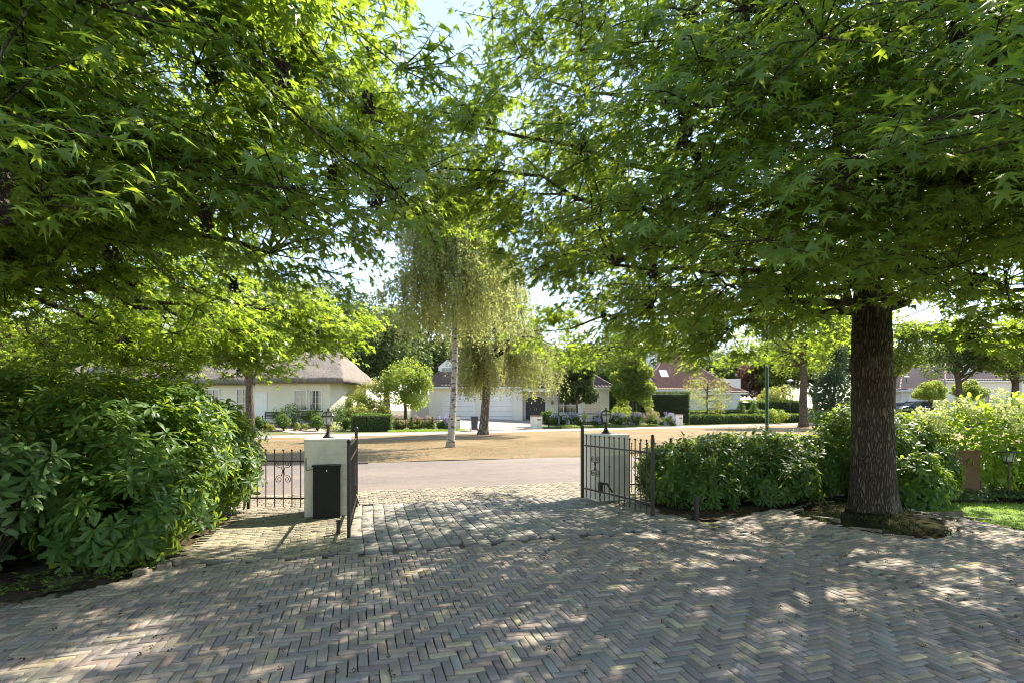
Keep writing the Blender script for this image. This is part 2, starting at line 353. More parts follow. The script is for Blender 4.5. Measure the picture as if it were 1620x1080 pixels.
def dry_mat():
    m, nt, bs = M_('dry lawn'); f = noise(nt, .55, 7, .7); g = noise(nt, 16, 6, .8)
    c = mixc(nt, ramp(nt, f, .38, .56), (.240, .148, .058), (.33, .23, .115)); c = mixc(nt, ramp(nt, noise(nt, 1.1, 6, .75), .48, .64), c, (.155, .135, .055))
    c = mixc(nt, .7, c, mixc(nt, ramp(nt, g, .25, .75), (.5, .5, .5), (1.1, 1.1, 1.1)), 'MULTIPLY')
    nt.links.new(c, bs.inputs['Base Color']); bs.inputs['Roughness'].default_value = 1; bump(nt, bs, g, 1, .05); return m
# dry verge between the two roads (a wedge, so built as one triangle-like strip in world space)
def verge():
    rows = []
    us = np.linspace(-34, 44, 90); n = 26; P = []
    for u in us:
        x0, y0 = xy(u, 16.25, A16)
        # far edge: along V direction of the 16 degree frame until s = 31.2
        dx, dy = -math.sin(A16), math.cos(A16); s0 = -math.sin(A30) * x0 + math.cos(A30) * y0; ds = -math.sin(A30) * dx + math.cos(A30) * dy
        L = max(.2, (30.9 - s0) / ds); t = np.linspace(0, 1, n) * L
        P.append(np.stack([x0 + dx * t, y0 + dy * t], 1))
    P = np.array(P); x, y = P[..., 0].ravel(), P[..., 1].ravel(); V = np.stack([x, y, T(x, y) + .03 + .02 * np.sin(x * .9) * np.sin(y * .7)], 1)
    i = (np.arange(n - 1)[None] + (np.arange(len(us) - 1) * n)[:, None]).ravel(); Lp = np.stack([i, i + n, i + n + 1, i + 1], 1).ravel()
    return tag(np_mesh('dry_verge', V, Lp, np.arange(len(i)) * 4, dry_mat(), None, smooth=True), kind='structure')
verge()
def blades(name, mat, pts, h, w, kind='stuff', lean=.5):
    n = len(pts); az = RNG.random(n) * 2 * PI; ax = np.stack([np.cos(az) * lean, np.sin(az) * lean, np.ones(n)], 1) + RNG.normal(size=(n, 3)) * .25
    o = leaves(name, mat, None, pts, ax, np.stack([np.cos(az), np.sin(az), np.zeros(n)], 1), h, BLADE, width=w); return tag(o, kind=kind)
def scatter(n, u0, u1, v0, v1, a=0.0):
    u = RNG.uniform(u0, u1, n); v = RNG.uniform(v0, v1, n); x, y = xy(u, v, a); return x, y
x, y = scatter(90000, -12, 14, 16.15, 28, A16); k = (-math.sin(A30) * x + math.cos(A30) * y) < 31
bl = blades('dry_grass', M['dry'], np.stack([x, y, T(x, y) + .02], 1)[k], RNG.uniform(.03, .07, k.sum()), .16)
tag(bl, 'short sun scorched straw coloured grass covering the verge', 'dry grass')
# front gardens behind the far road
def garden_mat():
    m, nt, bs = M_('garden ground'); f = noise(nt, .8, 6, .7); g = noise(nt, 12, 5, .8)
    c = mixc(nt, ramp(nt, f, .42, .6), (.13, .17, .04), (.17, .15, .06)); c = mixc(nt, .6, c, mixc(nt, ramp(nt, g, .25, .75), (.5, .5, .5), (1.1, 1.1, 1.1)), 'MULTIPLY')
    nt.links.new(c, bs.inputs['Base Color']); bs.inputs['Roughness'].default_value = 1; bump(nt, bs, g, 1, .06); return m
sheet('garden_ground', -60, 60, 34.8, 62, garden_mat(), A30, .035, 1.0, .6)

# ------------------------------------------------------------------ paving of single clay bricks
def inpoly(x, y, poly):
    c = np.zeros(len(x), bool); n = len(poly); j = n - 1
    for i in range(n):
        xi, yi = poly[i]; xj, yj = poly[j]
        k = ((yi > y) != (yj > y)) & (x < (xj - xi) * (y - yi) / ((yj - yi) + 1e-12) + xi); c ^= k; j = i
    return c
DRIVE = [(-9.5, -1.2), (10.5, -1.2), (10.5, 3.0), (7.7, 4.7), (6.5, 6.6), (5.98, 7.35), (5.85, 8.1), (4.9, 8.75), (4.1, 8.25), (3.3, 7.65), (2.65, 7.55), (2.25, 8.1), (2.3, 9.6), (-4.6, 9.6), (-4.3, 8.6),
         (-3.95, 7.6), (-3.5, 5.5), (-3.5, 4.9), (-4.06, 4.3), (-5.6, 3.6), (-9.5, 2.2)]
def keep(x, y):
    e = ((x - 4.92) / .84) ** 2 + ((y - 7.5) / 1.05) ** 2
    return inpoly(x, y, DRIVE) & (e > 1)
def bricks(name, u, v, hu, hv, col, mat, top=.034, gap=.0032, jit=1.0, ed=.0035):
    n = len(u); x, y = xy(u, v); z0 = T(x, y)
    hu = np.broadcast_to(hu, (n,)) - gap + RNG.normal(0, .0012, n); hv = np.broadcast_to(hv, (n,)) - gap + RNG.normal(0, .0012, n)
    rot = RNG.normal(0, .013, n); zt = z0 + top + RNG.normal(0, .0022 * jit, n); tx = RNG.normal(0, .012 * jit, n); ty = RNG.normal(0, .012 * jit, n)
    e = .25
    gxs = (T(x + e * .2, y) - T(x - e * .2, y)) / (e * .4); gys = (T(x, y + e * .2) - T(x, y - e * .2)) / (e * .4)
    V = np.zeros((n, 12, 3)); ca, sa = np.cos(rot + A16), np.sin(rot + A16)
    for r, (ins, dz) in enumerate(((0, -.05), (0, -ed * .9), (ed, 0))):
        for k, (sx, sy) in enumerate(((-1, -1), (1, -1), (1, 1), (-1, 1))):
            a = sx * (hu - ins) + RNG.normal(0, .0009, n); b = sy * (hv - ins) + RNG.normal(0, .0009, n)
            px, py = x + a * ca - b * sa, y + a * sa + b * ca
            V[:, r * 4 + k, 0] = px; V[:, r * 4 + k, 1] = py
            V[:, r * 4 + k, 2] = zt + dz + tx * a + ty * b + gxs * (px - x) + gys * (py - y)
    fs = [(8, 9, 10, 11)] + [(r * 4 + k, r * 4 + (k + 1) % 4, r * 4 + 4 + (k + 1) % 4, r * 4 + 4 + k) for r in (0, 1) for k in range(4)]
    lf = np.array(fs).ravel(); L = (lf[None] + (np.arange(n) * 12)[:, None]).ravel(); S = np.arange(n * 9) * 4
    return tag(np_mesh(name, V.reshape(-1, 3), L, S, mat, None, cols=np.repeat(col, 12, axis=0)), kind='structure')
def brick_cols(n, pal, wts, var=.14):
    pal = np.array(pal); k = RNG.choice(len(pal), n, p=np.array(wts) / sum(wts)); return np.clip(pal[k] * np.exp(RNG.normal(0, var, (n, 1))) * np.exp(RNG.normal(0, .03, (n, 3))), 0, 1)
GREY = [(.286, .246, .206), (.250, .228, .204), (.298, .244, .200), (.226, .194, .182), (.385, .325, .215), (.32, .25, .195)]
GW = [34, 22, 20, 10, 7, 6]
YEL = [(.34, .30, .21), (.29, .26, .19), (.25, .22, .17), (.37, .33, .22)]; YW = [3, 3, 2, 2]
W, LN = .0615, 3
us, vs, hu, hv = [], [], [], []
for j in range(int(-4 / W), int(6.15 / W)):
    for i in range(int(-10 / W), int(4.85 / W)):
        d = (i - j) % (2 * LN)
        if d == 0: us.append((i + LN / 2) * W); vs.append((j + .5) * W); hu.append(LN * W / 2); hv.append(W / 2)
        elif d == 2 * LN - 1: us.append((i + .5) * W); vs.append((j + LN / 2) * W); hu.append(W / 2); hv.append(LN * W / 2)
us, vs, hu, hv = map(np.array, (us, vs, hu, hv)); x, y = xy(us, vs)
k = keep(x, y) & (us + hu < 4.82) & (vs + hv < 6.14); us, vs, hu, hv = us[k], vs[k], hu[k], hv[k]
nn = len(us); cols = 1.33 * brick_cols(nn, GREY, GW, .10)
xx, yy = xy(us, vs); t = np.clip(.75 * sstep(4.0, 6.5, vs) * sstep(1.5, -2.5, us), 0, 1)[:, None]; cols = cols * (1 - t) + brick_cols(nn, YEL, YW) * t
bricks('driveway', us, vs, hu, hv, cols, M['pave'])
def running(u0, u1, v0, v1, L, Wd, along_u=True):
    us, vs, r = [], [], 0
    v = v0
    while v < v1:
        u = u0 - (r % 2) * L / 2 + RNG.normal(0, .008)
        while u < u1: us.append(u + L / 2); vs.append(v + Wd / 2); u += L
        v += Wd; r += 1
    return np.array(us), np.array(vs)
# straight courses beside the sweetgum and in front of the side fence
u, v = running(4.83, 11.5, -4, 8.6, .186, .062); x, y = xy(u, v); k = keep(x, y)
bricks('driveway_side_courses', u[k], v[k], .093, .031, 1.32 * brick_cols(k.sum(), GREY + [(.27, .24, .19)], GW + [25]), M['pave'])
u, v = running(-4.2, -.12, 6.15, 8.9, .19, .0635); x, y = xy(u, v); k = keep(x, y)
bricks('driveway_yellow_courses', u[k], v[k], .095, .0317, brick_cols(k.sum(), YEL, YW), M['pave'])
# square setts in the gateway: continuous lines along the drive, staggered across
us, vs = [], []
for c in range(29):
    u0 = -.10 + c * .160; v = 6.16 - (c % 2) * .09 + RNG.normal(0, .02)
    while v < 8.9:
        if v > 6.08: us.append(u0 + .080 + .012 * math.sin(v * 2.2 + 1)); vs.append(v + .09)
        v += .18
us, vs = np.array(us), np.array(vs); x, y = xy(us, vs); k = keep(x, y); us, vs = us[k], vs[k]
bricks('gateway_setts', us, vs, .080, .09, 1.2 * brick_cols(len(us), [(.275, .255, .22), (.24, .228, .205), (.31, .28, .23)], [4, 3, 3], .10), M['setts'], gap=.0045, ed=.005, jit=.5)
u, v = running(-13, 12, 8.93, 10.6, .155, .103); x, y = xy(u, v)
k = ~((np.abs(u - .15) < .21) & (np.abs(v - 9.02) < .1)); u, v = u[k], v[k]
bricks('pavement', u, v, .0775, .0515, brick_cols(len(u), [(.35, .295, .215), (.30, .255, .19), (.26, .22, .175)], [4, 3, 2], .12), M['setts'], gap=.005, top=.03, ed=.008)
# soil in the beds
def bed(name, poly, mat, off, step=.12, amp=.05):
    px = [p[0] for p in poly]; py = [p[1] for p in poly]
    us = np.arange(min(px), max(px) + step, step); vs = np.arange(min(py), max(py) + step, step)
    U, V = np.meshgrid(us, vs); h = T(U, V) + off + amp * (np.sin(U * 7.1 + V * 3) * np.sin(V * 6.3 - U * 2) * .5 + RNG.normal(0, .22, U.shape)); w = len(us)
    i = (np.arange(w - 1)[None] + (np.arange(len(vs) - 1) * w)[:, None]).ravel()
    cx = U.ravel()[i] + step / 2; cy = V.ravel()[i] + step / 2; i = i[inpoly(cx, cy, poly)]
    return tag(np_mesh(name, np.stack([U.ravel(), V.ravel(), h.ravel()], 1), np.stack([i, i + 1, i + w + 1, i + w], 1).ravel(), np.arange(len(i)) * 4, mat, None, smooth=True), kind='structure')
bed('soil_bed', [(-9.5, 2.35), (-5.6, 3.7), (-4.1, 4.4), (-3.6, 4.95), (-3.6, 5.5), (-4.05, 7.6), (-4.4, 8.6), (-9.5, 8.6)], M['soil'], .014)
bed('soil_bed', [(2.35, 8.2), (2.7, 7.65), (3.3, 7.75), (4.1, 8.35), (4.9, 8.85), (5.8, 8.3), (6.2, 8.2), (11, 9.2), (11, 11.8), (2.35, 9.5)], M['soil'], .014)
ellp = [(4.92 + .88 * math.cos(a), 7.5 + 1.08 * math.sin(a)) for a in np.linspace(0, 2 * PI, 40)]
bed('tree_pit', ellp, M['moss_soil'], .030, .05, .016)
# lawn at the side
LAWN = [(6.0, 7.5), (6.5, 6.65), (7.85, 4.75), (10.5, 3.1), (22, 3.1), (22, 9.0), (11, 8.95), (8.0, 8.85), (6.9, 8.75), (6.2, 8.2)]
bed('lawn', LAWN, simple('lawn base', (.10, .18, .02), (.14, .21, .03), 9, .95, bmp=.5), .035, .15, .01)
x = RNG.uniform(6.3, 13, 70000); y = RNG.uniform(3.2, 9.0, 70000); k = inpoly(x, y, LAWN); x, y = x[k], y[k]
tag(blades('lawn_grass', M['grass'], np.stack([x, y, T(x, y) + .02], 1), RNG.uniform(.03, .065, len(x)), .14), 'bright green mown lawn grass beside the brick paving', 'grass')
# loose edging kerbs round the tree pit
MBk = [(4.18, 8.0, .42, .4), (4.30, 7.42, .5, -1.25), (4.42, 6.72, .34, -.75), (4.62, 6.42, .30, -.5), (5.72, 7.25, .5, -.55), (5.95, 7.55, .62, -.42), (6.25, 7.42, .62, -.2)]
labs = ['long edging stone at the rear of the mossy tree pit', 'edging stone lying along the paving side of the mossy tree pit', 'tilted edging stone at the front of the mossy tree pit', 'short edging stone nearest the camera at the mossy pit',
        'edging stone pushed up by roots between trunk and lawn', 'long lifted edging stone against the lawn end of the tree pit', 'pale edging stone lying flat along the lawn edge']
for (x0, y0, l, a), lb in zip(MBk, labs):
    b = MB(); b.box((0, 0, 0), (l, .05, .07)); o = b.build('edging_stone', M['stone'], None, bev=.01); o.location = (x0, y0, float(T(x0, y0)) + .022)
    o.rotation_euler = (random.uniform(-.35, .35), random.uniform(-.12, .12), a); tag(o, lb, 'edging stone', 'loose edging stones round the sweetgum')
for k_, (x0, y0, lb) in enumerate([(-3.52, 5.12, 'rough cobble at the corner of the soil bed, nearer the shrub'), (-3.42, 5.28, 'rough cobble beside the corner cobble of the soil bed'), (-3.40, 5.46, 'rough cobble farthest along the edge of the soil bed')]):
    b = MB(); b.box((0, 0, 0), (.15, .12, .10), 0, .85); o = b.build('cobble', M['stone'], None, bev=.02); o.location = (x0, y0, .035); o.rotation_euler = (0, 0, .6 * k_)
    tag(o, lb, 'cobble', 'cobbles edging the soil bed')

# ------------------------------------------------------------------ gateway
def pillar(name, label, cx, cy):
    r = thing(name, label, 'pillar', (cx, cy, float(T(cx, cy))), A16)
    b = MB(); b.box((0, 0, .56), (.63, .56, 1.14)); b.build('shaft', M['pillar'], r, bev=.012)
    b = MB(); b.box((0, 0, 1.145), (.645, .575, .035)); b.build('coping', M['pillar_top'], r, bev=.01)
    return r
PL = pillar('gate_pillar', 'white painted brick gate pillar with a black mailbox on its front', -2.77, 8.10)
PR = pillar('gate_pillar', 'white painted brick gate pillar with a cream cupboard door behind the open gate', 1.66, 9.50)
b = MB(); b.box((.03, -.285, .55), (.40, .012, .52)); b.build('cupboard_door', M['panel'], PR, bev=.003)
b = MB(); b.box((.10, -.293, .575), (.24, .01, .36)); b.build('door_panel', M['panel'], PR, bev=.004)
b = MB(); b.ball((-.08, -.302, .62), .016); b.build('knob', M['iron'], PR, True)
b = MB(); b.box((0, -.29, .10), (.60, .02, .025)); b.build('ledge', M['panel'], PR)
def lantern(loc, label, s=1.0, mat='iron'):
    r = thing('pillar_lantern', label, 'lantern', loc, A16 + .2); q = PI / 4
    b = MB(); b.lathe([(.085, 0), (.085, .012), (.07, .02), (.062, .028), (.038, .06), (.024, .10), (.02, .135), (.028, .142), (.028, .152), (.018, .157), (.018, .17), (.036, .18), (.03, .19)], n=14); b.build('pedestal', M[mat], r, True)
    b = MB(); b._lathe([(.058, .185), (.062, .195), (.055, .2)], (0, 0, 0), 6, 0)
    for k in range(6):
        a = 2 * PI * k / 6; b.tube([(.056 * math.cos(a), .056 * math.sin(a), .195), (.088 * math.cos(a), .088 * math.sin(a), .325)], .005, 5)
    b._lathe([(.09, .32), (.116, .325), (.118, .335), (.098, .34)], (0, 0, 0), 6, 0); b.build('cage', M[mat], r)
    b = MB()
    for k in range(6):
        a0, a1 = 2 * PI * k / 6, 2 * PI * (k + 1) / 6
        b.add([(.053 * math.cos(a0), .053 * math.sin(a0), .2), (.053 * math.cos(a1), .053 * math.sin(a1), .2), (.084 * math.cos(a1), .084 * math.sin(a1), .32), (.084 * math.cos(a0), .084 * math.sin(a0), .32)], [(0, 1, 2, 3)])
        b.add([(.088 * math.cos(a0), .088 * math.sin(a0), .342), (.088 * math.cos(a1), .088 * math.sin(a1), .342), (.066 * math.cos(a1), .066 * math.sin(a1), .388), (.066 * math.cos(a0), .066 * math.sin(a0), .388)], [(0, 1, 2, 3)])
    b.build('glass', M['glass_clear'], r)
    b = MB()
    for k in range(6):
        a = 2 * PI * k / 6; b.tube([(.091 * math.cos(a), .091 * math.sin(a), .34), (.068 * math.cos(a), .068 * math.sin(a), .39)], .006, 5)
    b._lathe([(.072, .386), (.076, .393), (.03, .412), (.014, .418), (.012, .43), (.017, .438), (.006, .455)], (0, 0, 0), 6, 0); b.build('cap', M[mat], r)
    b = MB(); b.ball((0, 0, .275), .028); b.build('bulb', M['bulb'], r, True)
    b = MB(); b.lathe([(.016, .2), (.016, .245)], n=8); b.build('socket', M['box_black'], r)
    r.scale = (s, s, s); return r
lantern((-2.77, 8.10, 1.165), 'six sided lantern on the pillar with the black mailbox', .97)
lantern((1.66, 9.50, 1.165), 'six sided lantern on the pillar behind the open gate leaf', 1.0)
mb = thing('mailbox', 'tall flat black mailbox fixed to the white pillar', 'mailbox', (-2.77, 8.10, 0), A16)
b = MB(); b.box((.0, -.355, .40), (.37, .145, .75)); b.build('body', M['box_black'], mb, bev=.008)
b = MB(); b.box((0, -.36, .782), (.40, .18, .022)); b.build('lid', M['box_black'], mb, bev=.004)
b = MB(); b._lathe([(.011, 0), (.011, .008)], (0, 0, 0), 10, 0); o = b.build('lock', M['alloy'], mb); o.rotation_euler = (PI / 2, 0, 0); o.location = (0, -.428, .715)
wb = thing('latch_hook', 'small iron hook on the white pillar beside the mailbox', 'hook', (-2.77, 8.10, 0), A16)
b = MB(); b.tube([(-.29, -.29, .90), (-.29, -.29, .73), (-.275, -.295, .715), (-.15, -.297, .728)], .006, 5); b.build('rod', M['iron'], wb)

def spiral(cx, cz, r0, turns, sgn, start, n=26):
    return [(cx + sgn * r0 * (1 - t) ** .8 * math.cos(start + turns * 2 * PI * t) + 0, 0, cz + r0 * (1 - t) ** .8 * math.sin(start + turns * 2 * PI * t)) for t in np.linspace(0, .93, n)]
def scroll(parent, cx, cz, w, h, mat):
    b = MB(); r = w * .44
    for sx in (-1, 1):
        pts = []
        for sz in (1, -1):
            c_x, c_z = cx + sx * w * .50, cz + sz * h * .30; a0 = math.atan2(-sz, -sx * .8); sg = sx * sz
            sp = [(c_x + r * (1 - .86 * t) * math.cos(a0 + sg * 1.7 * 2 * PI * t), 0, c_z + r * (1 - .86 * t) * math.sin(a0 + sg * 1.7 * 2 * PI * t)) for t in np.linspace(0, 1, 34)]
            pts += sp[::-1] if sz > 0 else [(cx + sx * w * .07, 0, cz)] + sp
        b.tube(pts, .0055, 5)
    return b.build('scroll', M[mat], parent)
def gate(name, label, p0, p1, nb, H=1.08, mat='iron', scr=(3,), cat='gate', tall0=True):
    dx, dy = p1[0] - p0[0], p1[1] - p0[1]; L = math.hypot(dx, dy); r = thing(name, label, cat, (p0[0], p0[1], .04), math.atan2(dy, dx)); m = M[mat]
    for i, xx_ in enumerate((0, L)):
        hh = H + (.10 if (i == 0 and tall0) else .02); w = .045 if i == 0 else .042
        b = MB(); b.box((xx_, 0, .02 + hh / 2), (w, w, hh), 0); po = b.build('post', m, r, bev=.003)
        b = MB(); b.ball((xx_, 0, hh + .045), .034 if i == 0 and tall0 else .026); b.build('ball_cap', m, po, True)
    for z in (.19, H - .17):
        b = MB(); b.box((L / 2, 0, z), (L - .045, .028, .022)); b.build('rail', m, r)
    for k in range(1, nb + 1):
        xx_ = L * k / (nb + 1); b = MB(); b.tube([(xx_, 0, .05), (xx_, 0, H - .012)], .0085, 6); b.ball((xx_, 0, H), .0155, 6); b.build('bar', m, r)
    for k in scr: scroll(r, L * k / (nb + 1), .60, L / (nb + 1), .40, mat)
    return r
GL = gate('gate_leaf', 'black iron gate leaf swung open beside the mailbox pillar', (-2.44, 8.42), (-1.95, 6.42), 13, 1.10)
GR = gate('gate_leaf', 'black iron gate leaf swung open before the cupboard door pillar', (1.22, 9.33), (2.02, 7.72), 13, 1.10)
gate('low_fence', 'low brown iron fence panel between the mailbox pillar and rhododendron', (-3.10, 8.22), (-4.05, 8.26), 6, .93, 'rust_iron', (3,), 'fence', False)
gate('low_fence', 'low brown iron fence panel behind the open gate and shrub', (2.02, 9.72), (2.95, 9.98), 5, .93, 'rust_iron', (2,), 'fence', False)
for nm, lb, px_, ang in (('gate_opener', 'iron gate opener arm at the foot of the mailbox pillar', (-2.40, 8.0), A16), ('gate_opener', 'iron gate opener arm at the foot of the cupboard door pillar', (1.50, 9.18), A16)):
    g = thing(nm, lb, 'gate opener', (px_[0], px_[1], 0), ang, 'iron arms that open the gates')
    b = MB(); b.box((0, 0, .27), (.07, .10, .16)); b.build('motor_box', M['iron'], g, bev=.006)
    b = MB(); b.tube([(0, 0, .33), (.08, -.12, .33), (.13, -.22, .20)], .016, 6); b.build('arm', M['iron'], g)
    b = MB(); b.tube([(0, 0, .2), (0, 0, 0)], .02, 6); b.build('stem', M['iron'], g)
for lb, x0, y0, h in (('short dark stop post near the free end of the gate by the mailbox', -2.18, 6.75, .17), ('short dark stop stake in front of the rhododendron by the tree', 2.62, 7.62, .32)):
    t = thing('gate_stop', lb, 'stop post', (x0, y0, .02), .3); b = MB(); b.box((0, 0, h / 2), (.05, .05, h)); b.build('post', M['iron'], t, bev=.004)
    b = MB(); b.box((0, 0, h + .006), (.06, .06, .016)); b.build('cap', M['iron'], t)
gt = thing('drain_grate', 'dark slotted drain grate between the setts and pavement', 'grate', (*xy(.15, 9.02), .022), A16)
b = MB(); b.box((0, .075, 0), (.4, .02, .03)); b.box((0, -.075, 0), (.4, .02, .03)); b.box((-.19, 0, 0), (.02, .13, .03)); b.box((.19, 0, 0), (.02, .13, .03)); b.build('frame', M['rust_iron'], gt)
b = MB()
for k in range(7): b.box((-.15 + k * .05, 0, -.004), (.022, .13, .02))
b.build('grid', M['iron'], gt)
gt = thing('gutter_grate', 'small dark slotted gully along the edge of the street', 'grate', (*xy(-.05, 16.15), .03), A16)
b = MB(); b.box((0, 0, 0), (.66, .3, .02)); b.build('frame', M['rust_iron'], gt)
b = MB()
for k in range(5): b.box((-.24 + k * .12, 0, .008), (.06, .22, .012))
b.build('grid', M['iron'], gt)
# ------------------------------------------------------------------ near sweetgums
def bez(p0, p1, p2, n=8):
    t = np.linspace(0, 1, n)[:, None]; return (1 - t) ** 2 * p0 + 2 * t * (1 - t) * p1 + t ** 2 * p2
def sweetgum(label, base, H, Raz, zlow, zc, ztop, nspray, seed, trunk_r, extra=(), limb_dirs=None, sep=.47, first=2.9, tk=8, tm=23, carve=None):
    rg = np.random.default_rng(seed); bx, by = base; bz = float(T(bx, by))
    root = thing('sweetgum_tree', label, 'tree', (bx, by, bz))
    # trunk: displaced tube with root flare
    nz, na = 70, 72; zz = np.concatenate([np.linspace(-.25, 3.6, 46), np.linspace(3.75, H, nz - 46)]); th = np.linspace(0, 2 * PI, na, endpoint=False)
    r = trunk_r * (1 - .10 * np.clip(zz, 0, 3) / 3) * np.clip(1 - np.clip(zz - 3, 0, None) / (H - 2.6), .06, 1)
    r = r + trunk_r * .55 * np.exp(-np.clip(zz + .1, 0, None) / .17) * .6 + trunk_r * .12 * np.exp(-np.clip(zz, 0, None) / .7)
    bend = .05 * np.sin(zz * .9 + seed) * np.clip(zz / 3, 0, 1)
    TH, ZZ = np.meshgrid(th, zz); R = r[:, None] * (1 + .10 * np.exp(-np.clip(ZZ, 0, None) / .35) * np.cos(5 * TH + 1.3) + .018 * np.sin(3 * TH + ZZ * 1.3) + .02 * np.sin(17 * TH + 3 * np.sin(ZZ * 5.1)) * (1 + .0 * ZZ) + .012 * np.sin(29 * TH + 4 * np.sin(ZZ * 3.3 + 2)))
    R = R + trunk_r * .05 * np.exp(-((ZZ - 2.15) / .12) ** 2) + trunk_r * .04 * np.exp(-((ZZ - 2.5) / .1) ** 2)
    V = np.stack([R * np.cos(TH) + bend[:, None], R * np.sin(TH), ZZ], 2).reshape(-1, 3)
    i = np.arange(nz - 1)[:, None] * na + np.arange(na)[None]; j = np.arange(nz - 1)[:, None] * na + (np.arange(na)[None] + 1) % na
    np_mesh('trunk', V, np.stack([i, j, j + na, i + na], 2).ravel(), np.arange((nz - 1) * na) * 4, M['bark'], root, smooth=True)
    # spray centres
    pts = []; tries = 0
    def ok(p):
        for q in pts:
            if abs(q[0] - p[0]) < sep and abs(q[1] - p[1]) < sep and abs(q[2] - p[2]) < sep * .62: return False
        return True
    ph = rg.random(4) * 6
    while len(pts) < nspray and tries < 40000:
        tries += 1; az = rg.random() * 2 * PI; z = rg.uniform(1.7, ztop); rr = math.sqrt(rg.random()) * 6.6
        f = 1.0 if z < zc else max(0, 1 - ((z - zc) / (ztop - zc)) ** 2) ** .6
        Rm = Raz(az) * f * (1 + .07 * math.sin(3 * az + ph[0]) + .05 * math.sin(7 * az + ph[1] + z))
        if rr > Rm or z < zlow(az, rr) + .18 * math.sin(4 * az + ph[2]): continue
        if z > 5.4 and rg.random() < .58: continue
        if rr < .5 * Rm and z > zlow(az, rr) + 1.6 and rg.random() < .55: continue
        p = np.array([rr * math.cos(az), rr * math.sin(az), z])
        w = p + np.array([bx, by, bz])
        if np.linalg.norm(w - np.array([0, 0, 1.6])) < 1.75: continue
        if carve is not None and carve(w): continue
        if math.sin(p[0] * 2.4 + seed) * math.sin(p[1] * 2.2 + 1) + .6 * math.sin(p[2] * 2.6 + p[0] * 1.1) > .82: continue
        if ok(p): pts.append(p)
    for c, rad, n in extra:
        for _ in range(n):
            d = rdir(1)[0] * rg.random() ** .33; pts.append(np.array(c) - np.array([bx, by, bz]) + d * np.array(rad))
    P = np.array(pts); S = len(P)
    # limbs
    limbs = []; mb = MB(); nl = 17; ex = []
    for c_, rad_, n_ in extra:
        e_ = np.array(c_) - np.array([bx, by, bz]); z0 = max(first, e_[2] - 1.2); m_ = e_ * .5 + np.array([0, 0, z0 * .5 + .55]); cc = bez(np.array([0, 0, z0]), m_, e_, 11); cc[1:-1] += rg.normal(0, .06, (9, 3)); ex.append(cc); mb.tube(cc, [trunk_r * .26 * (1 - .85 * k / 10) for k in range(11)], 6)
    for q in range(nl):
        z0 = first + (H - 1.6 - first) * (q / (nl - 1)) ** 1.15; az = limb_dirs[q] if limb_dirs and q < len(limb_dirs) else q * 2.399 + seed
        f = 1.0 if z0 < zc else max(.1, 1 - ((z0 - zc) / (ztop - zc)) ** 2) ** .6
        L = Raz(az) * f * .8; d = np.array([math.cos(az), math.sin(az), 0]); up = .16 * L + (.25 if z0 < 4 else .5) * (q / nl) * L
        if z0 < 3.6: up = .06 * L
        p0 = np.array([0, 0, z0]); p1 = d * L * .45 + np.array([0, 0, z0 + up * 1.0 + .25]); p2 = d * L + np.array([0, 0, z0 + up - .1])
        c = bez(p0, p1, p2, 11); c[1:-1] += rg.normal(0, .07, (9, 3)); limbs.append(c)
        r0 = trunk_r * (.33 - .17 * q / nl); mb.tube(c, [r0 * (1 - .82 * k / 10) for k in range(11)], 7)
    limbs += ex; LP = np.concatenate(limbs); LK = np.tile(np.arange(11), len(limbs))
    for p in P:
        d = np.linalg.norm(LP - p, axis=1) + np.where(np.linalg.norm(LP[:, :2], axis=1) > np.linalg.norm(p[:2]), 1.2, 0) + np.where(LK < 2, .8, 0)
        q = LP[np.argmin(d)]; mid = (p + q) / 2 + np.array([0, 0, .12]) + rg.normal(0, .16, 3); c = bez(q, mid, p, 6); c[1:-1] += rg.normal(0, .035, (4, 3))
        l = np.linalg.norm(p - q); r0 = .006 + .005 * l
        mb.tube(c, [r0, r0 * .85, r0 * .7, r0 * .55, r0 * .4, .005], 4, False)
    # twigs + leaves, vectorised
    out = np.stack([P[:, 0], P[:, 1], np.zeros(S)], 1); out = norm(out + rg.normal(0, .5, (S, 3)) * [1, 1, 0])
    ya = np.arctan2(out[:, 1], out[:, 0])[:, None] + rg.uniform(-1.9, 1.9, (S, tk)); pi_ = rg.uniform(-.55, .30, (S, tk))
    td = np.stack([np.cos(ya) * np.cos(pi_), np.sin(ya) * np.cos(pi_), np.sin(pi_)], 2); tl = rg.uniform(.32, .68, (S, tk))
    s0 = P[:, None, :] + rg.normal(0, .10, (S, tk, 3))
    for a in range(S):
        for k in range(tk):
            e = s0[a, k] + td[a, k] * tl[a, k]; mb.tube([P[a], s0[a, k] + td[a, k] * tl[a, k] * .5, e - np.array([0, 0, .03])], [.006, .0045, .002], 3, False)
    mb.build('branch', M['bark'], root, True)
    tt = (np.arange(tm)[None, None, :] + rg.random((S, tk, tm))) / tm
    side = np.where(np.arange(tm) % 2 == 0, 1, -1)[None, None, :, None]
    hz = np.stack([-td[..., 1], td[..., 0], np.zeros((S, tk))], 2); hz = norm(hz)
    pet = rg.uniform(.03, .09, (S, tk, tm, 1))
    dirn = norm(td[:, :, None, :] * rg.uniform(.2, .9, (S, tk, tm, 1)) + side * hz[:, :, None, :] * rg.uniform(.3, 1, (S, tk, tm, 1)) + rg.normal(0, .25, (S, tk, tm, 3)))
    pos = s0[:, :, None, :] + td[:, :, None, :] * (tl[:, :, None] * tt)[..., None] + dirn * pet; pos[..., 2] += rg.normal(0, .03, tt.shape)
    ax = norm(dirn + np.array([0, 0, -1]) * rg.uniform(.05, 1.0, (S, tk, tm, 1)))
    nr = np.array([0, 0, 1.]) + rg.normal(0, .42, (S, tk, tm, 3)) + dirn * .25 + out[:, None, None, :] * .65
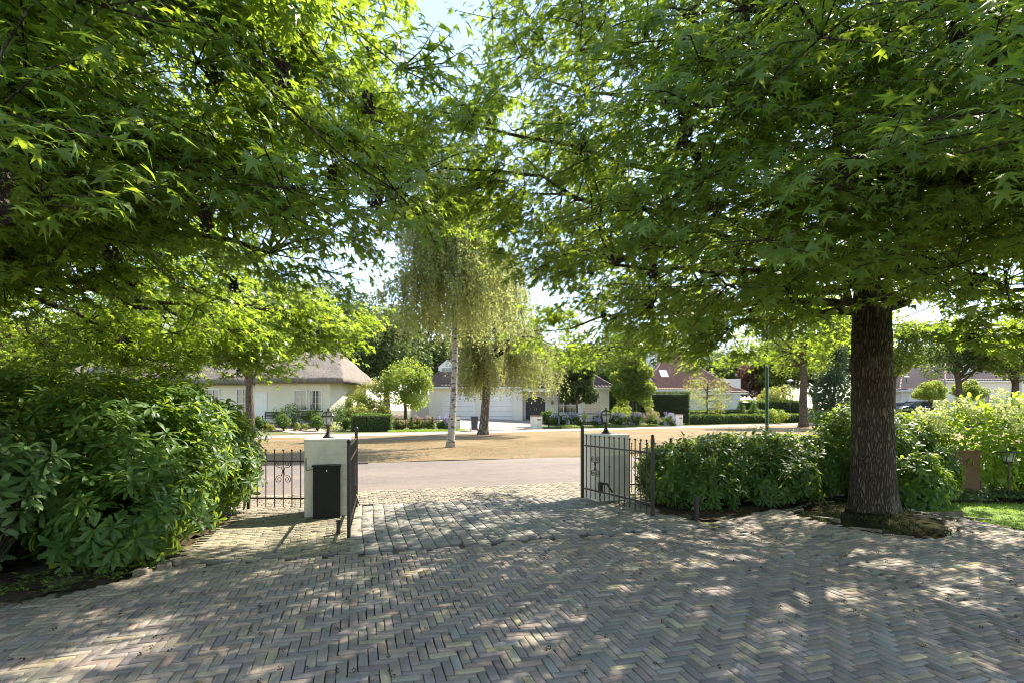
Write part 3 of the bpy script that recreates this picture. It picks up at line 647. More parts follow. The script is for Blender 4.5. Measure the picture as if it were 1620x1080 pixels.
    face = np.cos(np.arctan2(P[:, 1], P[:, 0]) - math.atan2(-by, -bx)); kp = np.where(face > .05, 1.0, .55) * np.where(P[:, 2] > 5.0, .7, 1); km = rg.random((S, tk, tm)) < kp[:, None, None]
    pos, ax, nr = pos[km], ax[km], nr[km]; n = len(pos); size = rg.uniform(.055, .115, n) * rg.uniform(.8, 1.15, n)
    leaves('crown', M['gum'], root, pos.reshape(-1, 3), ax.reshape(-1, 3), nr.reshape(-1, 3), size, STAR, rg.random(n), 1.0)
    # hanging brown seed pods
    pm = MB(); pp = []
    wgt = np.exp(-np.linalg.norm(P + np.array([bx, by, bz]) - np.array([0, 0, 1.6]), axis=1) / 3.0); sel = rg.choice(S, min(130, S), False, p=wgt / wgt.sum())
    for a in sel:
        h0 = P[a] + rg.normal(0, .12, 3)
        for k in range(rg.integers(3, 8)):
            o = h0 + rg.normal(0, .016, 3) + np.array([0, 0, -.10 - .024 * k]); pp.append(o)
    pp = np.array(pp); K = 30; m_ = len(pp)
    d = rdir(m_ * K); ps = np.repeat(pp, K, 0) + d * .017
    pd = leaves('seed_pod', M['pod'], root, ps, d, rdir(m_ * K), np.full(m_ * K, .027), CARD, None, 1.3); tag(pd, kind='stuff')
    return root
import time as _t
_t0 = _t.time()
def angd(a, b): return math.atan2(math.sin(a - b), math.cos(a - b))
def bumpf(az, c, w): return math.exp(-(angd(az, c) / w) ** 2)
# the sweetgum by the lawn: wide towards the drive, narrow towards the lawn and the street
def R1(az): return 5.1 - .9 * bumpf(az, math.radians(138), .55) + .75 * bumpf(az, math.radians(235), .8) + .25 * bumpf(az, math.radians(180), .5) - 1.5 * bumpf(az, math.radians(45), .7) - .35 * bumpf(az, math.radians(105), .5)
def zl1(az, r): return 2.25 + (1.05 if r < 1.0 else 1.05 * max(0, 1 - (r - 1.0) / 1.8)) + .22 * bumpf(az, math.radians(110), .8) + .5 * bumpf(az, math.radians(45), .8) + 1.9 * bumpf(az, math.radians(170), .55) * sstep(3.2, 5.2, r)
G1 = sweetgum('large sweetgum tree with a furrowed trunk rising from the mossy pit', TREE, 9.6, R1, zl1, 3.9, 8.6, 800, 3, .266,
              extra=[((-.85, 6.5, 4.5), (.9, 1.2, .65), 24), ((.2, 8.0, 4.8), (1.2, 1.2, .7), 14), ((.35, 7.0, 5.9), (.9, 1.2, .8), 18), ((1.0, 6.2, 6.6), (1.0, 1.0, .7), 14), ((3.6, 4.5, 3.6), (1.8, 1.2, .6), 45), ((3.2, 5.2, 4.9), (1.8, 1.2, .7), 45), ((6.6, 5.5, 3.7), (1.4, 1.2, .6), 32), ((6.3, 5.0, 5.2), (1.6, 1.2, .7), 30), ((2.0, 11.0, 2.8), (1.3, .8, .38), 13), ((-1.1, 7.2, 5.3), (.8, 1.0, .5), 12), ((.75, 10.4, 3.1), (.7, .6, .35), 7)],
              limb_dirs=[math.radians(a) for a in (205, 10, 255, 120, 225, 300, 70, 215, 240, 330)])
# the sweetgum whose trunk stands outside the picture
def R2(az): return 4.95 - .05 * bumpf(az, 0.0, .5) + .45 * bumpf(az, math.radians(-32), .45) - 1.6 * bumpf(az, math.radians(38), .42)
def zl2(az, r): return 2.55 + (.9 if r < 1.0 else .9 * max(0, 1 - (r - 1.0) / 1.6)) - .35 * bumpf(az, math.radians(60), .7) * min(1, r / 4) + .55 * bumpf(az, math.radians(0), .5) * min(1, r / 4.5)
G2 = sweetgum('sweetgum tree overhanging the rhododendron hedge with low drooping branches', (-6.3, 5.3), 9.4, R2, zl2, 3.7, 8.8, 800, 8, .27, extra=[((-4.5, 8.9, 2.75), (1.3, 1.0, .55), 34), ((-6.3, 8.6, 2.65), (1.3, 1.0, .6), 28), ((-3.35, 9.3, 3.05), (.8, .8, .42), 16), ((-3.1, 3.7, 3.5), (1.5, 1.1, .6), 42), ((-3.4, 4.3, 4.9), (1.6, 1.3, .7), 36), ((-4.6, 4.8, 3.2), (1.0, 1.0, .5), 24), ((-2.3, 5.0, 5.4), (1.0, 1.1, .6), 22)],
              limb_dirs=[math.radians(a) for a in (58, 5, 110, -30, 30, 75, -60, 20, 140, 48)])
print('sweetgums', _t.time() - _t0)

# ------------------------------------------------------------------ rhododendrons: leaf whorls over lobed masses
def rhodo(label, name, blobs, dens, mat, lsize=(.10, .15), nl=9, seed=0, layers=((1.0, 1.0), (.88, .8), (.74, .5)), cat='shrub', zmin=.10):
    rg = np.random.default_rng(seed); cen = np.mean([b[:3] for b in blobs], 0); base = np.array([cen[0], cen[1], float(T(cen[0], cen[1]))])
    root = thing(name, label, cat, tuple(base)); Pl, Nl = [], []
    for sc, dn in layers:
        for (cx, cy, cz, rx, ry, rz) in blobs:
            area = 4 * PI * ((rx * ry) ** 1.6 / 3 + (rx * rz) ** 1.6 / 3 + (ry * rz) ** 1.6 / 3) ** (1 / 1.6); n = int(area * dens * dn * 1.15)
            d = norm(rg.normal(size=(n, 3))); lump = 1 + .13 * np.sin(5 * d[:, :1] + 4 * d[:, 2:3] + cx) * np.sin(6 * d[:, 1:2] + cy * 3) + rg.normal(0, .075, (n, 1))
            p = np.array([cx, cy, cz]) + d * np.array([rx, ry, rz]) * sc * lump; g = norm(d / np.array([rx, ry, rz]))
            k = p[:, 2] > T(p[:, 0], p[:, 1]) + zmin
            for b2 in blobs:
                if b2 is (cx, cy, cz, rx, ry, rz) or (b2[0] == cx and b2[1] == cy and b2[2] == cz): continue
                e = (((p - np.array(b2[:3])) / (np.array(b2[3:]) * sc * .93)) ** 2).sum(1); k &= e > 1
            Pl.append(p[k]); Nl.append(g[k])
    P = np.concatenate(Pl); G = np.concatenate(Nl); n = len(P)
    A = norm(G + np.array([0, 0, .55]) + rg.normal(0, .35, (n, 3)))
    h = norm(np.cross(A, np.array([.3, .2, .9]) + rg.normal(0, .1, (n, 3)))); b = np.cross(A, h)
    th = (np.arange(nl)[None] * 2.399 + rg.random((n, 1)) * 6.28 + rg.normal(0, .12, (n, nl))); el = rg.uniform(-.35, .55, (n, nl))
    el = el + (np.arange(nl)[None] / nl - .5) * .5
    rad = h[:, None] * np.cos(th)[..., None] + b[:, None] * np.sin(th)[..., None]
    ax = rad * np.cos(el)[..., None] + A[:, None] * np.sin(el)[..., None] + np.array([0, 0, -.12])
    pos = P[:, None] + rad * .012 + A[:, None] * (np.arange(nl)[None, :, None] / nl * .035); nr = A[:, None] + rg.normal(0, .15, (n, nl, 3)) + np.array([0, 0, .25])
    whr = np.clip(rg.random((n, 1)) * .75 + rg.random((n, nl)) * .25, 0, 1); sz = rg.uniform(*lsize, (n, 1)) * rg.uniform(.8, 1.15, (n, nl))
    leaves('foliage', mat, root, (pos - base).reshape(-1, 3), ax.reshape(-1, 3), nr.reshape(-1, 3), sz.ravel(), LONG, whr.ravel())
    mb = MB()
    for a in rg.choice(n, min(n, 260), False):
        p = P[a] - base; q = np.array([p[0] * .45, p[1] * .45, max(-.02, p[2] * .15)]); mb.tube(bez(q, (p + q) / 2 + np.array([0, 0, -.1]), p, 5), [.014, .012, .009, .007, .004], 4, False)
    mb.build('stem', M['twig'], root, True)
    return root
rhodo('big dark green rhododendron hedge beside the low brown fence', 'rhododendron_hedge',
      [(-5.3, 6.55, .95, 1.55, 1.45, 1.05), (-4.85, 6.2, .85, 1.25, 1.15, .80), (-4.75, 7.5, .90, 1.0, 1.3, .95), (-6.8, 6.7, 1.0, 1.6, 1.5, 1.08), (-4.25, 5.85, .70, .80, .72, .62), (-3.95, 5.35, .48, .55, .5, .42), (-4.9, 8.2, .85, .9, .8, .85), (-6.0, 8.2, 1.05, 1.5, 1.0, 1.0)],
      38, M['rhodo'], (.105, .165), 9, 21, cat='hedge')
rhodo('pale leaved rhododendron bush in front of the big hedge', 'rhododendron_shrub', [(-4.9, 4.9, .95, .62, .45, .42), (-5.5, 5.0, .7, .8, .5, .6)], 36, M['rhodo_pale'], (.13, .19), 9, 22)
rhodo('broad rhododendron shrub between the gate and the sweetgum trunk', 'rhododendron_shrub',
      [(2.75, 9.0, .50, .62, .62, .50), (3.5, 9.25, .56, .85, .75, .54), (4.4, 9.45, .56, .85, .75, .56), (5.2, 9.7, .56, .8, .7, .55), (3.1, 8.55, .35, .5, .4, .38), (4.3, 8.85, .4, .7, .45, .42)],
      42, M['rhodo'], (.10, .155), 9, 23)
rhodo('tall rhododendron shrub on the lawn side of the sweetgum trunk', 'rhododendron_shrub', [(6.25, 9.7, .85, .75, .7, .78), (6.95, 9.9, .75, .8, .65, .70), (6.5, 9.3, .55, .6, .5, .55), (7.2, 9.25, .5, .42, .35, .45)], 42, M['rhodo'], (.10, .15), 9, 24)
rhodo('small low rhododendron shrub at the foot of the sweetgum trunk', 'rhododendron_shrub', [(6.28, 8.5, .40, .48, .38, .42), (6.65, 8.7, .32, .38, .3, .34)], 45, M['rhodo'], (.11, .16), 9, 25, zmin=.05)

# cream hydrangea, ivy carpet, weeds, ornamental grasses
def leafmass(n, blobs, rg, fill=.55):
    vol = np.array([b[3] * b[4] * b[5] for b in blobs]) ** .75; w = rg.choice(len(blobs), n, p=vol / vol.sum()); B = np.array(blobs)[w]; d = norm(rg.normal(size=(n, 3)))
    rr = (fill + (1 - fill) * rg.random((n, 1)) ** .6) * (1 + .12 * np.sin(6 * d[:, :1] + B[:, :1]) * np.sin(5 * d[:, 1:2] + 2))
    return B[:, :3] + d * B[:, 3:] * rr, norm(d / B[:, 3:])
rg = np.random.default_rng(31)
hb = [(8.5, 9.9, .9, .9, .7, .85), (9.6, 10.0, .95, .9, .8, .9), (7.75, 10.2, .75, .6, .5, .75), (10.6, 9.9, 1.0, .9, .8, .95)]
hy = thing('hydrangea_shrub', 'tall panicle hydrangea with cream flower heads behind the garden lantern', 'shrub', (9, 10, 0))
p, g = leafmass(9000, hb, rg); k = p[:, 2] > .05; p, g = p[k], g[k]; n = len(p)
leaves('foliage', M['hydr_leaf'], hy, p - [9, 10, 0], g + rg.normal(0, .5, (n, 3)) + [0, 0, -.35], np.array([0, 0, 1.]) + rg.normal(0, .4, (n, 3)) + g * .3, rg.uniform(.08, .14, n), OVAL, None, 1.05)
hp = [(7.45, 9.75, 1.45), (7.75, 9.7, 1.58), (8.05, 9.6, 1.62), (8.25, 9.55, 1.45), (7.6, 9.6, 1.28), (8.6, 9.4, 1.50), (8.9, 9.35, 1.60), (9.15, 9.35, 1.48), (9.4, 9.3, 1.62), (9.7, 9.3, 1.52), (8.75, 9.25, 1.28), (9.25, 9.2, 1.3), (10.1, 9.3, 1.6), (10.5, 9.3, 1.4), (9.0, 9.9, 1.78), (9.8, 9.8, 1.82)]
for (a, b_, c) in hp:
    m_ = 190; d = norm(rg.normal(size=(m_, 3))); t = rg.random(m_); q = np.stack([d[:, 0] * .14 * (1 - .5 * t), d[:, 1] * .14 * (1 - .5 * t), (t - .4) * .30], 1)
    leaves('blossom', M['cream_petal'], hy, q + np.array([a - 9, b_ - 10, c]), norm(d + [0, 0, .3]), rdir(m_), rg.uniform(.035, .05, m_), OVAL, None, 1.6)
mb = MB()
for _ in range(40):
    q = np.array([rg.uniform(-1.6, 1.8), rg.uniform(-.5, .5), rg.uniform(.9, 1.5)]); mb.tube([(q[0] * .5, q[1] * .4, 0), (q[0] * .85, q[1] * .8, q[2] * .6), q], [.01, .008, .005], 4, False)
mb.build('stem', M['twig'], hy)
x = rg.uniform(6.2, 12, 9000); y = rg.uniform(8.75, 9.8, 9000); k = (y > 8.85 + .12 * np.sin(x * 4)) & (x > 6.6); x, y = x[k], y[k]; n = len(x)
hgt = .05 + .16 * rg.random(n) * (.5 + .5 * np.sin(x * 5) * np.sin(y * 7))
tag(leaves('ivy_ground_cover', M['ivy'], None, np.stack([x, y, T(x, y) + .04 + hgt], 1), np.concatenate([rg.normal(size=(n, 2)), np.full((n, 1), -.2)], 1), np.array([0, 0, 1.]) + rg.normal(0, .4, (n, 3)), rg.uniform(.035, .06, n), OVAL, None, 1.3),
    'low ivy carpet between the lawn and the hydrangea', 'ground cover', kind='stuff')
xm = RNG.uniform(4.0, 6.0, 9000); ym = RNG.uniform(6.3, 8.6, 9000); k = (((xm - 5.0) / .93) ** 2 + ((ym - 7.5) / 1.06) ** 2 < 1) & (np.sin(xm * 6) * np.sin(ym * 5 + 1) > -.1); xm, ym = xm[k], ym[k]
tag(blades('moss', M['moss'], np.stack([xm, ym, T(xm, ym) + .03], 1), RNG.uniform(.02, .05, len(xm)), .3), 'olive moss tufts on the soil around the sweetgum trunk', 'moss')
def weeds(spots, name, label, rad=.13, m_=34, sz=(.03, .05), grp=None):
    for (a, b_), lb in zip(spots, label):
        t = thing(name, lb, 'weed', (a, b_, float(T(a, b_)) + .03), 0, grp); d = rg.normal(size=(m_, 2)) * rad * .55
        leaves('foliage', M['weed'], t, np.stack([d[:, 0], d[:, 1], rg.uniform(.01, .07, m_)], 1), np.concatenate([rg.normal(size=(m_, 2)), rg.uniform(-.1, .4, (m_, 1))], 1), np.array([0, 0, 1.]) + rg.normal(0, .3, (m_, 3)), rg.uniform(*sz, m_), STAR)
weeds([(-3.92, 4.72), (-4.15, 4.75), (-4.42, 4.95), (-4.75, 4.62), (-4.32, 4.55), (-3.68, 4.95)], 'weed_clump',
      ['leafy weed clump on the soil just under the hedge tip', 'leafy weed clump, widest of those on the dark soil', 'leafy weed clump tucked back under the dark hedge', 'leafy weed clump at the outer end of the soil bed', 'small weed clump near the paving edge of the soil bed', 'weed clump beside the cobbles of the soil bed'], .14, 40)
def tuft(name, label, loc, n, h, mat, spread=.5, sc=.02, cat='ornamental grass'):
    a = rg.random(n) * 2 * PI; lean = rg.random(n) ** .6 * spread; r = rg.random(n) * .12
    t = thing(name, label, cat, (loc[0], loc[1], float(T(*loc)))); mb = None
    V = []; F_ = []
    L = []; S = []
    segs = 5
    for k in range(n):
        hh = h * rg.uniform(.6, 1.1); d = np.array([math.cos(a[k]), math.sin(a[k]), 0]); s = np.array([-d[1], d[0], 0]) * .004
        b0 = len(V)
        for q in range(segs + 1):
            u = q / segs; p = d * (r[k] + lean[k] * hh * u ** 2 * 1.2) + np.array([0, 0, hh * (u - .35 * lean[k] * u ** 3)]); w = s * (1 - u * .85) * sc / .02; V.append(p - w); V.append(p + w)
        for q in range(segs): S.append(len(L)); L.extend([b0 + 2 * q, b0 + 2 * q + 1, b0 + 2 * q + 3, b0 + 2 * q + 2])
    np_mesh('foliage', np.array(V), np.array(L), np.array(S), mat, t, {'rnd': np.repeat(rg.random(n), 2 * (segs + 1))}); return t
tuft('ornamental_grass', 'wispy pale ornamental grass arching over the rust brown panel', (7.35, 9.75), 260, 1.15, M['straw'], .75)
tuft('ornamental_grass', 'tall straw coloured grass tuft beyond the broad rhododendron', (6.6, 12.5), 240, 1.25, M['straw'], .55)
pn = thing('rust_panel', 'rust brown steel panel standing among shrubs beside the ivy', 'panel', (7.75, 9.32, 0), .05)
b = MB(); b.box((0, 0, .42), (.74, .05, .86)); b.build('plate', M['corten'], pn, bev=.004)
b = MB(); b.box((0, 0, .863), (.78, .08, .03)); b.build('coping', M['corten'], pn, bev=.004)
b = MB(); b.box((.40, 0, .18), (.03, .03, .36)); b.build('post', M['iron'], pn)
gl = thing('garden_lantern', 'black garden lantern on a thin post beside the hydrangea', 'lantern', (8.55, 9.25, .02), .5)
b = MB(); b.tube([(0, 0, 0), (0, 0, .66)], .013, 8); b.build('post', M['iron'], gl)
b = MB(); b._lathe([(.07, .655), (.075, .67), (.02, .675)], (0, 0, 0), 6, 0)
for k in range(6):
    a = 2 * PI * k / 6; b.tube([(.068 * math.cos(a), .068 * math.sin(a), .67), (.105 * math.cos(a), .105 * math.sin(a), .83)], .006, 5); b.tube([(.105 * math.cos(a), .105 * math.sin(a), .84), (.06 * math.cos(a), .06 * math.sin(a), .92)], .006, 5)
b._lathe([(.10, .826), (.165, .83), (.165, .842), (.10, .846)], (0, 0, 0), 6, 0); b._lathe([(.062, .915), (.065, .925), (.02, .945), (.006, .985)], (0, 0, 0), 6, 0); b.build('cage', M['iron'], gl)
b = MB()
for k in range(6):
    a0, a1 = 2 * PI * k / 6, 2 * PI * (k + 1) / 6
    b.add([(.066 * math.cos(a0), .066 * math.sin(a0), .675), (.066 * math.cos(a1), .066 * math.sin(a1), .675), (.1 * math.cos(a1), .1 * math.sin(a1), .825), (.1 * math.cos(a0), .1 * math.sin(a0), .825)], [(0, 1, 2, 3)])
b.build('glass', M['glass_clear'], gl)
# fallen pods and dry leaf crumbs on the paving
n = 620; x = rg.uniform(-4, 7, n); y = rg.uniform(2.3, 10, n); k = keep(x, y); x, y = x[k], y[k]; n = len(x); K = 16
d = rdir(n * K); pp = np.repeat(np.stack([x, y, T(x, y) + .044], 1), K, 0) + d * .006
tag(leaves('fallen_seed_pods', M['pod'], None, pp, d, rdir(n * K), np.full(n * K, .011), CARD, None, 1.3), 'small dark seed pods scattered over the brick drive', 'seed pods', kind='stuff')
n = 300; x = rg.uniform(-4, 7, n); y = rg.uniform(2.3, 10, n); k = keep(x, y); x, y = x[k], y[k]; n = len(x)
M['dead'] = leafmat('dry fallen leaf', (.30, .20, .09), (.42, .36, .18), (.3, .2, .1), .2, .7)
tag(leaves('fallen_leaves', M['dead'], None, np.stack([x, y, T(x, y) + .042], 1), np.concatenate([rg.normal(size=(n, 2)), np.zeros((n, 1))], 1), np.array([0, 0, 1.]) + rg.normal(0, .3, (n, 3)), rg.uniform(.02, .05, n), STAR), 'dry fallen leaf scraps scattered over the paving', 'fallen leaves', kind='stuff')
# moss and small weeds in paving joints
n = 1600; u_ = RNG.integers(-60, 80, n) * W; v_ = rg.uniform(1.8, 6, n); x, y = xy(u_, v_); cl = np.sin(x * 2.1 + 1) * np.sin(y * 1.7 + x) > .45; k = keep(x, y) & cl & (y > 2); x, y = x[k], y[k]
tag(blades('joint_weeds', M['weed'], np.stack([x, y, T(x, y) + .02], 1), rg.uniform(.015, .035, len(x)), .2), 'tiny green weeds growing in the paving joints', 'weeds')
# ------------------------------------------------------------------ birches on the verge
def birch(label, x0, y0, H, R, zlo, n_str, r0, mat, seed, lean=0.0, lop=0.0, top_pow=1.0):
    rg = np.random.default_rng(seed); root = thing('birch_tree', label, 'tree', (x0, y0, float(T(x0, y0))))
    mb = MB(); zz = np.linspace(-.1, H, 30); tr = np.stack([lean * np.sin(zz * .35), .1 * np.sin(zz * .5 + 1), zz], 1)
    mb.tube(tr, [r0 * (1 + .55 * math.exp(-max(z, 0) / .22)) * (1 - .9 * max(z, 0) / H) + .012 for z in zz], 16); mb.build('trunk', M[mat], root, True)
    lb = MB(); ends = []
    for q in range(34):
        z0 = zlo + 1.6 + (H - zlo - 2.4) * rg.random() ** .9; az = q * 2.399; f = max(.15, math.sin(PI * min(.98, max(.12, ((z0 - zlo) / (H - zlo)) ** .8 * .8 + .18)))) ** .8
        L = R * f * rg.uniform(.6, 1.0) * (1 + lop * math.cos(az)); i = int(z0 / H * 29); p0 = tr[min(29, i)]; d = np.array([math.cos(az), math.sin(az), 0])
        c = bez(p0, p0 + d * L * .5 + [0, 0, L * .5], p0 + d * L + [0, 0, L * .05], 8); lb.tube(c, [r0 * .28 * (1 - .85 * k / 7) for k in range(8)], 5); ends.append(c)
    E = np.concatenate([e[3:] for e in ends]); pos, ax = [], []
    for s in range(n_str):
        p = E[rg.integers(len(E))] + rg.normal(0, .13, 3); ln = (.25 + .95 * rg.random() ** 1.4) * min(4.6, max(.8, p[2] - zlo + .3) * .85); d = rg.normal(0, .12, 2)
        m_ = int(ln * 17) + 6; t = np.sort(rg.random(m_)); q = np.stack([p[0] + d[0] * t * ln + .05 * np.sin(t * 5 + s), p[1] + d[1] * t * ln, p[2] - t * ln], 1) + rg.normal(0, .045, (m_, 3))
        pos.append(q); ax.append(np.stack([rg.normal(0, .6, m_), rg.normal(0, .6, m_), -np.abs(rg.normal(.6, .4, m_))], 1))
        if s % 3 == 0: lb.tube([p, (p[0] + d[0] * ln * .5, p[1] + d[1] * ln * .5, p[2] - ln * .5), (p[0] + d[0] * ln, p[1] + d[1] * ln, p[2] - ln)], [.008, .006, .003], 3, False)
    lb.build('branch', M['twig'], root, True)
    P = np.concatenate(pos); A = np.concatenate(ax); n = len(P)
    leaves('crown', M['birch'], root, P, A, rdir(n), rg.uniform(.07, .115, n), OVAL, None, 1.2); return root
birch('slender white barked birch standing on the dry verge near the street', X(712, 21.9), 21.9, 12.0, 3.0, 4.4, 1300, .142, 'birchbark', 5, .20, .0)
birch('thicker weeping birch with a rough trunk near the far road', X(764, 32.4), 32.4, 12.5, 3.3, 2.4, 2500, .27, 'rough_birch', 6, .25, .45)

# ------------------------------------------------------------------ generic trees, shrubs and hedges
def clumps(rg, shape, n):
    k = shape[0]; out = []
    while len(out) < n:
        d = rg.normal(size=3); d /= np.linalg.norm(d)
        if k == 'ell':
            _, cz, rx, ry, rz = shape; s = rg.uniform(.45, .86); p = np.array([d[0] * rx * s, d[1] * ry * s, cz + d[2] * rz * s]); r = min(rx, rz) * rg.uniform(.24, .40)
        elif k == 'box':
            _, cz, rx, ry, rz = shape; p = np.array([rg.uniform(-1, 1) * rx * .82, rg.uniform(-1, 1) * ry * .82, cz + rg.uniform(-1, 1) * rz * .84]); r = min(rx, rz) * rg.uniform(.22, .32)
        elif k == 'cone':
            _, cz, rx, ry, rz = shape; t = rg.random() ** 1.3; a = rg.random() * 6.283; s = (1 - t) * .85 + .06; p = np.array([math.cos(a) * rx * s * .75, math.sin(a) * ry * s * .75, cz - rz + 2 * rz * t]); r = rx * (.20 + .22 * (1 - t))
        out.append((p, r))
    return np.array([o[0] for o in out]), np.array([o[1] for o in out])
def plant(name, label, cat, loc, shape, mat, n, lsize, nc=26, trunk=None, seed=1, group=None, tm='bark_far', tmpl=CARD, width=1.25, flat=.8, core=None, lean=0.0, zfloor=.05):
    rg = np.random.default_rng(seed); root = thing(name, label, cat, (loc[0], loc[1], float(T(*loc[:2])) + (loc[2] if len(loc) > 2 else 0)), 0, group)
    c, r = clumps(rg, shape, nc); w = rg.choice(nc, n, p=r ** 2 / (r ** 2).sum()); d = norm(rg.normal(size=(n, 3)))
    s = (.55 + .5 * rg.random((n, 1)) ** .7); P = c[w] + d * r[w][:, None] * s * np.array([1, 1, flat]); P[:, 0] += lean * P[:, 2]
    k = P[:, 2] > zfloor; P, d = P[k], d[k]; n = len(P)
    ax = d * .6 + rg.normal(0, .6, (n, 3)) + [0, 0, -.35]; nr = d * .7 + rg.normal(0, .5, (n, 3)) + [0, 0, .5]
    leaves('crown' if trunk else 'foliage', M[mat], root, P, ax, nr, rg.uniform(lsize * .7, lsize * 1.25, n), tmpl, None, width)
    mb = MB()
    if trunk:
        th, tr = trunk; zz = np.linspace(-.15, th, 12); mb.tube([(lean * z + .03 * math.sin(z * 2), .02 * math.sin(z), z) for z in zz], [tr * (1 + .4 * math.exp(-max(z, 0) / .25)) * (1 - .45 * max(z, 0) / th) for z in zz], 10)
        for q in rg.choice(nc, min(nc, 16), False):
            z0 = min(th * rg.uniform(.62, 1.0), c[q][2]); mb.tube(bez(np.array([lean * z0, 0, z0]), np.array([c[q][0] * .5, c[q][1] * .5, (z0 + c[q][2]) / 2 + .2]), c[q] + [lean * c[q][2], 0, 0], 6), [tr * .38 * (1 - .8 * i / 5) for i in range(6)], 5)
        mb.build('trunk', M[tm], root, True)
    else:
        for q in range(min(nc, 10)): mb.tube(bez(np.zeros(3), np.array([c[q][0] * .2, c[q][1] * .2, c[q][2] * .6]), c[q], 5), [.02, .018, .014, .01, .006], 4)
        mb.build('stem', M['twig'], root, True)
    return root
def hedge(name, label, p0, p1, w, h, mat, n, lsize, seed=1, group=None, cat='hedge', rz=None, round_=.0):
    rg = np.random.default_rng(seed); L = math.hypot(p1[0] - p0[0], p1[1] - p0[1]); a = math.atan2(p1[1] - p0[1], p1[0] - p0[0]); cx, cy = (p0[0] + p1[0]) / 2, (p0[1] + p1[1]) / 2
    root = thing(name, label, cat, (cx, cy, float(T(cx, cy))), a, group)
    b = MB(); b.box((0, 0, h * .47), (L - .22, w - .24, h * .94 - .12)); b.build('inner_growth', M['hedge_core'], root)
    A = np.array([L * w, L * h, L * h, w * h, w * h]); f = rg.choice(5, n, p=A / A.sum()); u, v = rg.uniform(-.5, .5, n), rg.uniform(0, 1, n); P = np.zeros((n, 3)); G = np.zeros((n, 3))
    for q in range(5):
        k = f == q
        if q == 0: P[k] = np.stack([u[k] * L, (v[k] - .5) * w, np.full(k.sum(), h)], 1); G[k] = (0, 0, 1)
        elif q < 3: s = 1 if q == 1 else -1; P[k] = np.stack([u[k] * L, np.full(k.sum(), s * w / 2), v[k] * h], 1); G[k] = (0, s, .1)
        else: s = 1 if q == 3 else -1; P[k] = np.stack([np.full(k.sum(), s * L / 2), u[k] * w, v[k] * h], 1); G[k] = (s, 0, .1)
    P -= G * (rg.random((n, 1)) ** 1.5 * .16); P += rg.normal(0, .022, (n, 3)) + (.04 * np.sin(P[:, :1] * 2.3 + seed) * G); P[:, 2] = np.maximum(P[:, 2], .03)
    leaves('foliage', M[mat], root, P, G * .7 + rg.normal(0, .6, (n, 3)), G + rg.normal(0, .5, (n, 3)) + [0, 0, .3], rg.uniform(lsize * .7, lsize * 1.2, n), CARD, None, 1.3); return root
M['hedge_core'] = simple('hedge inner twigs', (.022, .03, .012), (.035, .03, .02), 20, .95, bmp=1, bd=.05)

# ------------------------------------------------------------------ buildings
def roof_plane(mb_list, O, eu, ev, poly, kind, tw=.33, rh=.38):
    """adds a roof slope with modelled tile rolls and courses; poly in (u,v) metres"""
    eu = np.array(eu, float); ev = np.array(ev, float); eu /= np.linalg.norm(eu); ev /= np.linalg.norm(ev); nn = np.cross(eu, ev); nn = nn if nn[2] > 0 else -nn
    px = [p[0] for p in poly]; py = [p[1] for p in poly]
    du = tw / 4; us = np.arange(min(px), max(px) + du, du); vs = np.sort(np.concatenate([np.arange(min(py), max(py) + rh, rh), np.arange(min(py), max(py) + rh, rh) + rh * .97]))
    U, V = np.meshgrid(us, vs); fr = ((V - min(py)) / rh) % 1.0; fr = np.where(np.abs(fr - 1) < 1e-6, 0, fr); hgt = .07 * np.abs(np.cos(PI * U / tw)) + .085 * (1 - fr) + .012 * np.sin(U * .9) + .01 * np.sin(V * 1.7 + U * .3)
    P = np.array(O, float) + U[..., None] * eu + V[..., None] * ev + hgt[..., None] * nn; w = len(us)
    i = (np.arange(w - 1)[None] + (np.arange(len(vs) - 1) * w)[:, None]).ravel(); cx = (U.ravel()[i] + U.ravel()[i + 1]) / 2; cy = (V.ravel()[i] + V.ravel()[i + w]) / 2
    i = i[inpoly(cx, cy, poly)]; mb_list.append((P.reshape(-1, 3), np.stack([i, i + 1, i + w + 1, i + w], 1)))
def roof_build(name, mb_list, mat, parent):
    Vs, Ls, o = [], [], 0
    for P, q in mb_list: Vs.append(P); Ls.append(q + o); o += len(P)
    L = np.concatenate(Ls); return np_mesh(name, np.concatenate(Vs), L.ravel(), np.arange(len(L)) * 4, mat, parent)
